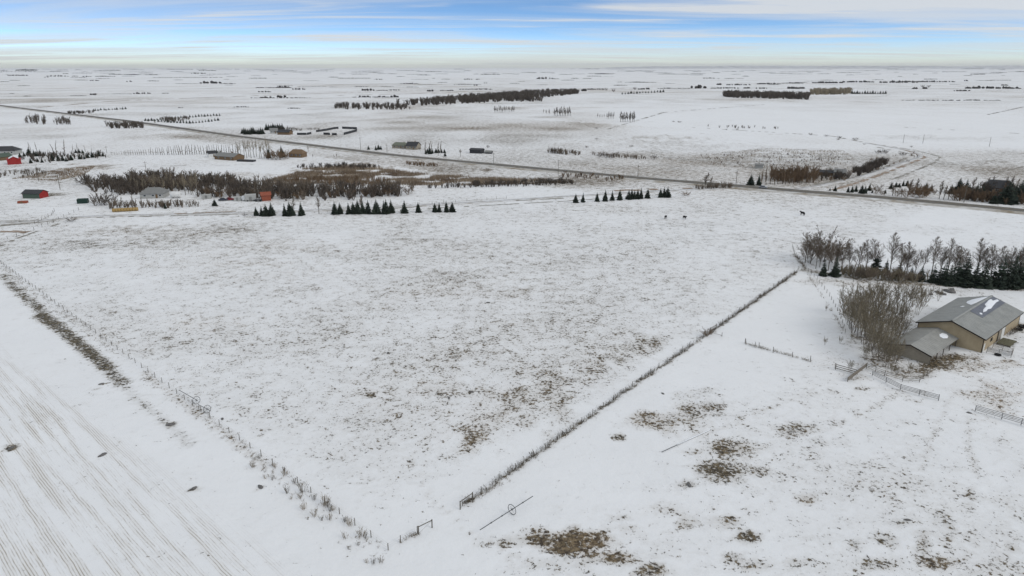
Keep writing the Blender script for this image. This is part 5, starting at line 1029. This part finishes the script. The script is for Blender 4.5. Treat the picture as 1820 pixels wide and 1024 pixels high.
many('far_round_tree', GREYBUSH, [(1090,164,9),(1077,161,7),(1640,156,7),(1650,156,7),(1128,160,7)], '%s rounded bare tree from the left on the far farm road', 'rounded trees on the far road', wide=1.1)
FW = []                                    # bluffs on the plain: left, right, base line and height as measured
for off, sc, L_ in [(0,6.067,[(0,70,95,10),(60,300,150,16),(150,400,95,22),(620,730,90,8),(500,720,158,16),(770,835,158,10),(885,975,162,14),(1020,1240,160,12),(1170,1300,138,12),(1340,1500,142,14),(1540,1700,142,10),(1065,1300,92,8),(1390,1560,88,5),(1650,1820,170,8),(800,945,200,8),(960,1070,205,14),(1360,1420,215,18),(95,210,202,8),(530,650,105,10),(100,150,345,8),(250,330,372,8),(750,930,368,8),(970,1030,358,26),(1200,1420,348,6),(1425,1500,346,20),(1530,1610,344,20),(1740,1820,342,10),(300,420,85,6),(800,880,88,6),(1000,1300,98,6),(1320,1480,80,5)]),
    (300,6.067,[(320,560,234,34),(70,320,236,6),(560,720,238,12),(0,580,170,7),(860,1060,180,12),(620,740,160,6),(240,390,128,16),(310,510,96,12),(20,160,106,6),(820,1000,80,4),(970,1230,98,6),(1100,1780,108,3),(1720,1820,168,10),(930,1320,282,16),(1150,1310,280,28),(1320,1470,300,22),(1380,1700,268,6),(960,1100,328,22),(880,1520,392,12),(970,1100,390,26),(1150,1270,384,34),(590,650,190,6),(1280,1420,505,16),(700,870,490,14),(100,150,498,14)]),
    (600,6.067,[(150,460,112,8),(150,330,138,5),(0,360,180,12),(400,480,192,14),(630,730,160,6),(860,1000,145,8),(790,910,190,5),(920,980,192,6),(1120,1210,190,8),(1360,1450,192,16),(1490,1530,192,14),(1540,1750,138,14),(670,870,238,12),(740,810,238,20),(1080,1180,225,9),(860,1060,246,6),(1250,1550,248,10),(1470,1510,256,20),(255,410,312,32),(420,540,312,12),(560,660,308,18),(945,1040,320,28),(1100,1260,314,18),(1310,1670,300,16),(150,660,384,12),(220,330,380,26),(410,530,384,22),(570,660,384,30)]),
    (900,6.067,[(320,500,185,26),(490,570,185,12),(700,850,132,5),(950,1150,134,10),(700,780,182,12),(820,920,182,8),(1010,1160,162,4),(130,200,212,5),(1280,1620,224,10),(1360,1450,222,14),(1640,1820,134,10),(1200,1250,220,8),(1450,1580,104,5),(740,880,318,40),(880,1060,300,20),(1420,1560,298,26),(1640,1820,290,14)]),
    (1200,6.067,[(0,140,130,4),(160,330,130,8),(300,430,180,14),(530,640,182,8),(660,740,180,5),(610,660,106,6),(690,745,106,6),(890,1150,242,26),(1160,1390,234,18),(545,820,252,20),(1480,1820,230,30),(1400,1560,210,5),(160,350,288,46),(0,160,290,14),(380,700,288,20),(730,820,288,26),(880,1000,290,20),(1230,1420,292,40),(440,500,250,28)]),
    (1500,5.6875,[(0,310,208,28),(370,760,212,30),(640,1120,205,20),(1280,1430,128,12),(1480,1650,110,8),(1740,1820,102,9),(180,300,66,6),(400,560,70,4),(1210,1300,140,6),(1220,1790,272,34),(1600,1670,240,18),(1120,1290,296,18),(590,1600,392,9),(1270,1370,388,12),(800,870,275,36),(1450,1700,188,8),(1220,1260,195,18),(700,750,275,26)])]:
    for a, b, y, h in L_: FW.append((off+a/sc, off+b/sc, 110+y/sc, h/sc))
def bluff_shape(seed):
    """light bare-tree clump: trunk wedges under an uneven crown"""
    r = random.Random(seed); V, F = [], []
    for k in range(2):
        cx, cy = r.uniform(-.5,.5), r.uniform(-.5,.5); h = r.uniform(.65,1); w = r.uniform(.34,.5); b = len(V)
        V += [(cx-w*.5,cy-w*.4,-.02),(cx+w*.5,cy-w*.4,-.02),(cx+w*.5,cy+w*.4,-.02),(cx-w*.5,cy+w*.4,-.02),(cx-w,cy-w*.8,h*.55),(cx+w,cy-w*.8,h*.5),(cx+w,cy+w*.8,h*.6),(cx-w,cy+w*.8,h*.52),(cx-w*.3,cy-w*.25,h),(cx+w*.3,cy-w*.25,h*.95),(cx+w*.3,cy+w*.25,h*.97),(cx-w*.3,cy+w*.25,h*.93)]
        for l in (0, 4):
            F += [(b+l+i, b+l+(i+1) % 4, b+l+4+(i+1) % 4, b+l+4+i) for i in range(4)]
        F.append((b+8,b+9,b+10,b+11))
    return np.array(V, np.float32), np.array(F, np.int32)
BS = [bluff_shape(s) for s in range(6)]; M_BLUFF = lerp_mat('far_bluff', (.035,.033,.034), (.08,.072,.066), .02, .95); random.seed(77); it = []
FW += [(u, u+random.uniform(8,46), random.uniform(122.5,133), random.uniform(.5,1.3)) for u in np.arange(-60, 1880, 17)] + [(u, u+random.uniform(5,30), random.uniform(133,156), random.uniform(.7,1.8)) for u in np.arange(-60, 1880, 46)]
for u0, u1, v, hp in FW:
    v = max(v, 121.6); mpp = MPP((u0+u1)/2, v); h = max(2.0, hp*mpp); wpx = u1-u0; n = int(min(26, max(3, wpx*mpp/(h*.9)))); sx = max(h*.9, wpx*mpp/n*.8)
    for k in range(n):
        uu = u0+wpx*(k+.5)/n; p = G(uu, v); e = abs((k+.5)/n-.5)*2; hh = h*random.uniform(.55,1.0)*(1-.35*e*e); it.append((*BS[random.randrange(6)], p.x, p.y+random.uniform(0, 1.5)*sx, sx*random.uniform(.7,1.1), hh, random.uniform(-.4,.4)))
merged('distant_bluffs', it, M_BLUFF, 'dark bluffs of trees scattered over the far plain')
# low hills on the right horizon
hx = np.linspace(1040, 2200, 160); hv = []; hf = []
for i, u in enumerate(hx):
    d = 23500.0; a, f, dn = ray(u, 120); s = d/f; t = (u-1040)/1160; zt = 90*(sm(0,.12,np.array(t))*(.55+.45*vnoise(np.array([t*14]), np.array([.3]), 4)[0])) + 14*vnoise(np.array([t*60]), np.array([.7]), 5)[0]
    for k, (dy, zz) in enumerate(((-1500,-3),(0,float(zt)),(1800,-3))): hv.append((a*s, d+dy, zz))
hf = [(i*3+k, (i+1)*3+k, (i+1)*3+k+1, i*3+k+1) for i in range(len(hx)-1) for k in (0,1)]
M_HILL = lerp_mat('far_hill', (.3,.3,.3), (.75,.75,.75), .004, .9, detail=8); tag(link('hills', mesh_np('hills', hv, hf, [M_HILL], smooth=True)), 'low snowy hills on the right horizon', None, kind='structure')

# ------------------------------------------------------------------ thin haze lying over the plain
mh = bpy.data.materials.new('prairie_haze'); mh.use_nodes = True; nt = mh.node_tree; nt.nodes.remove(nt.nodes['Principled BSDF'])
pv = nt.nodes.new('ShaderNodeVolumePrincipled'); pv.inputs['Color'].default_value = (.97,.985,1,1); pv.inputs['Density'].default_value = 2.2e-5; pv.inputs['Anisotropy'].default_value = 0.2
nt.links.new(pv.outputs[0], nt.nodes['Material Output'].inputs['Volume'])
m = MB(); m.box(-27500, 27500, -2500, 27500, -6, 125); tag(m.build('haze', mh), 'thin pale haze over the plain', None, kind='stuff')
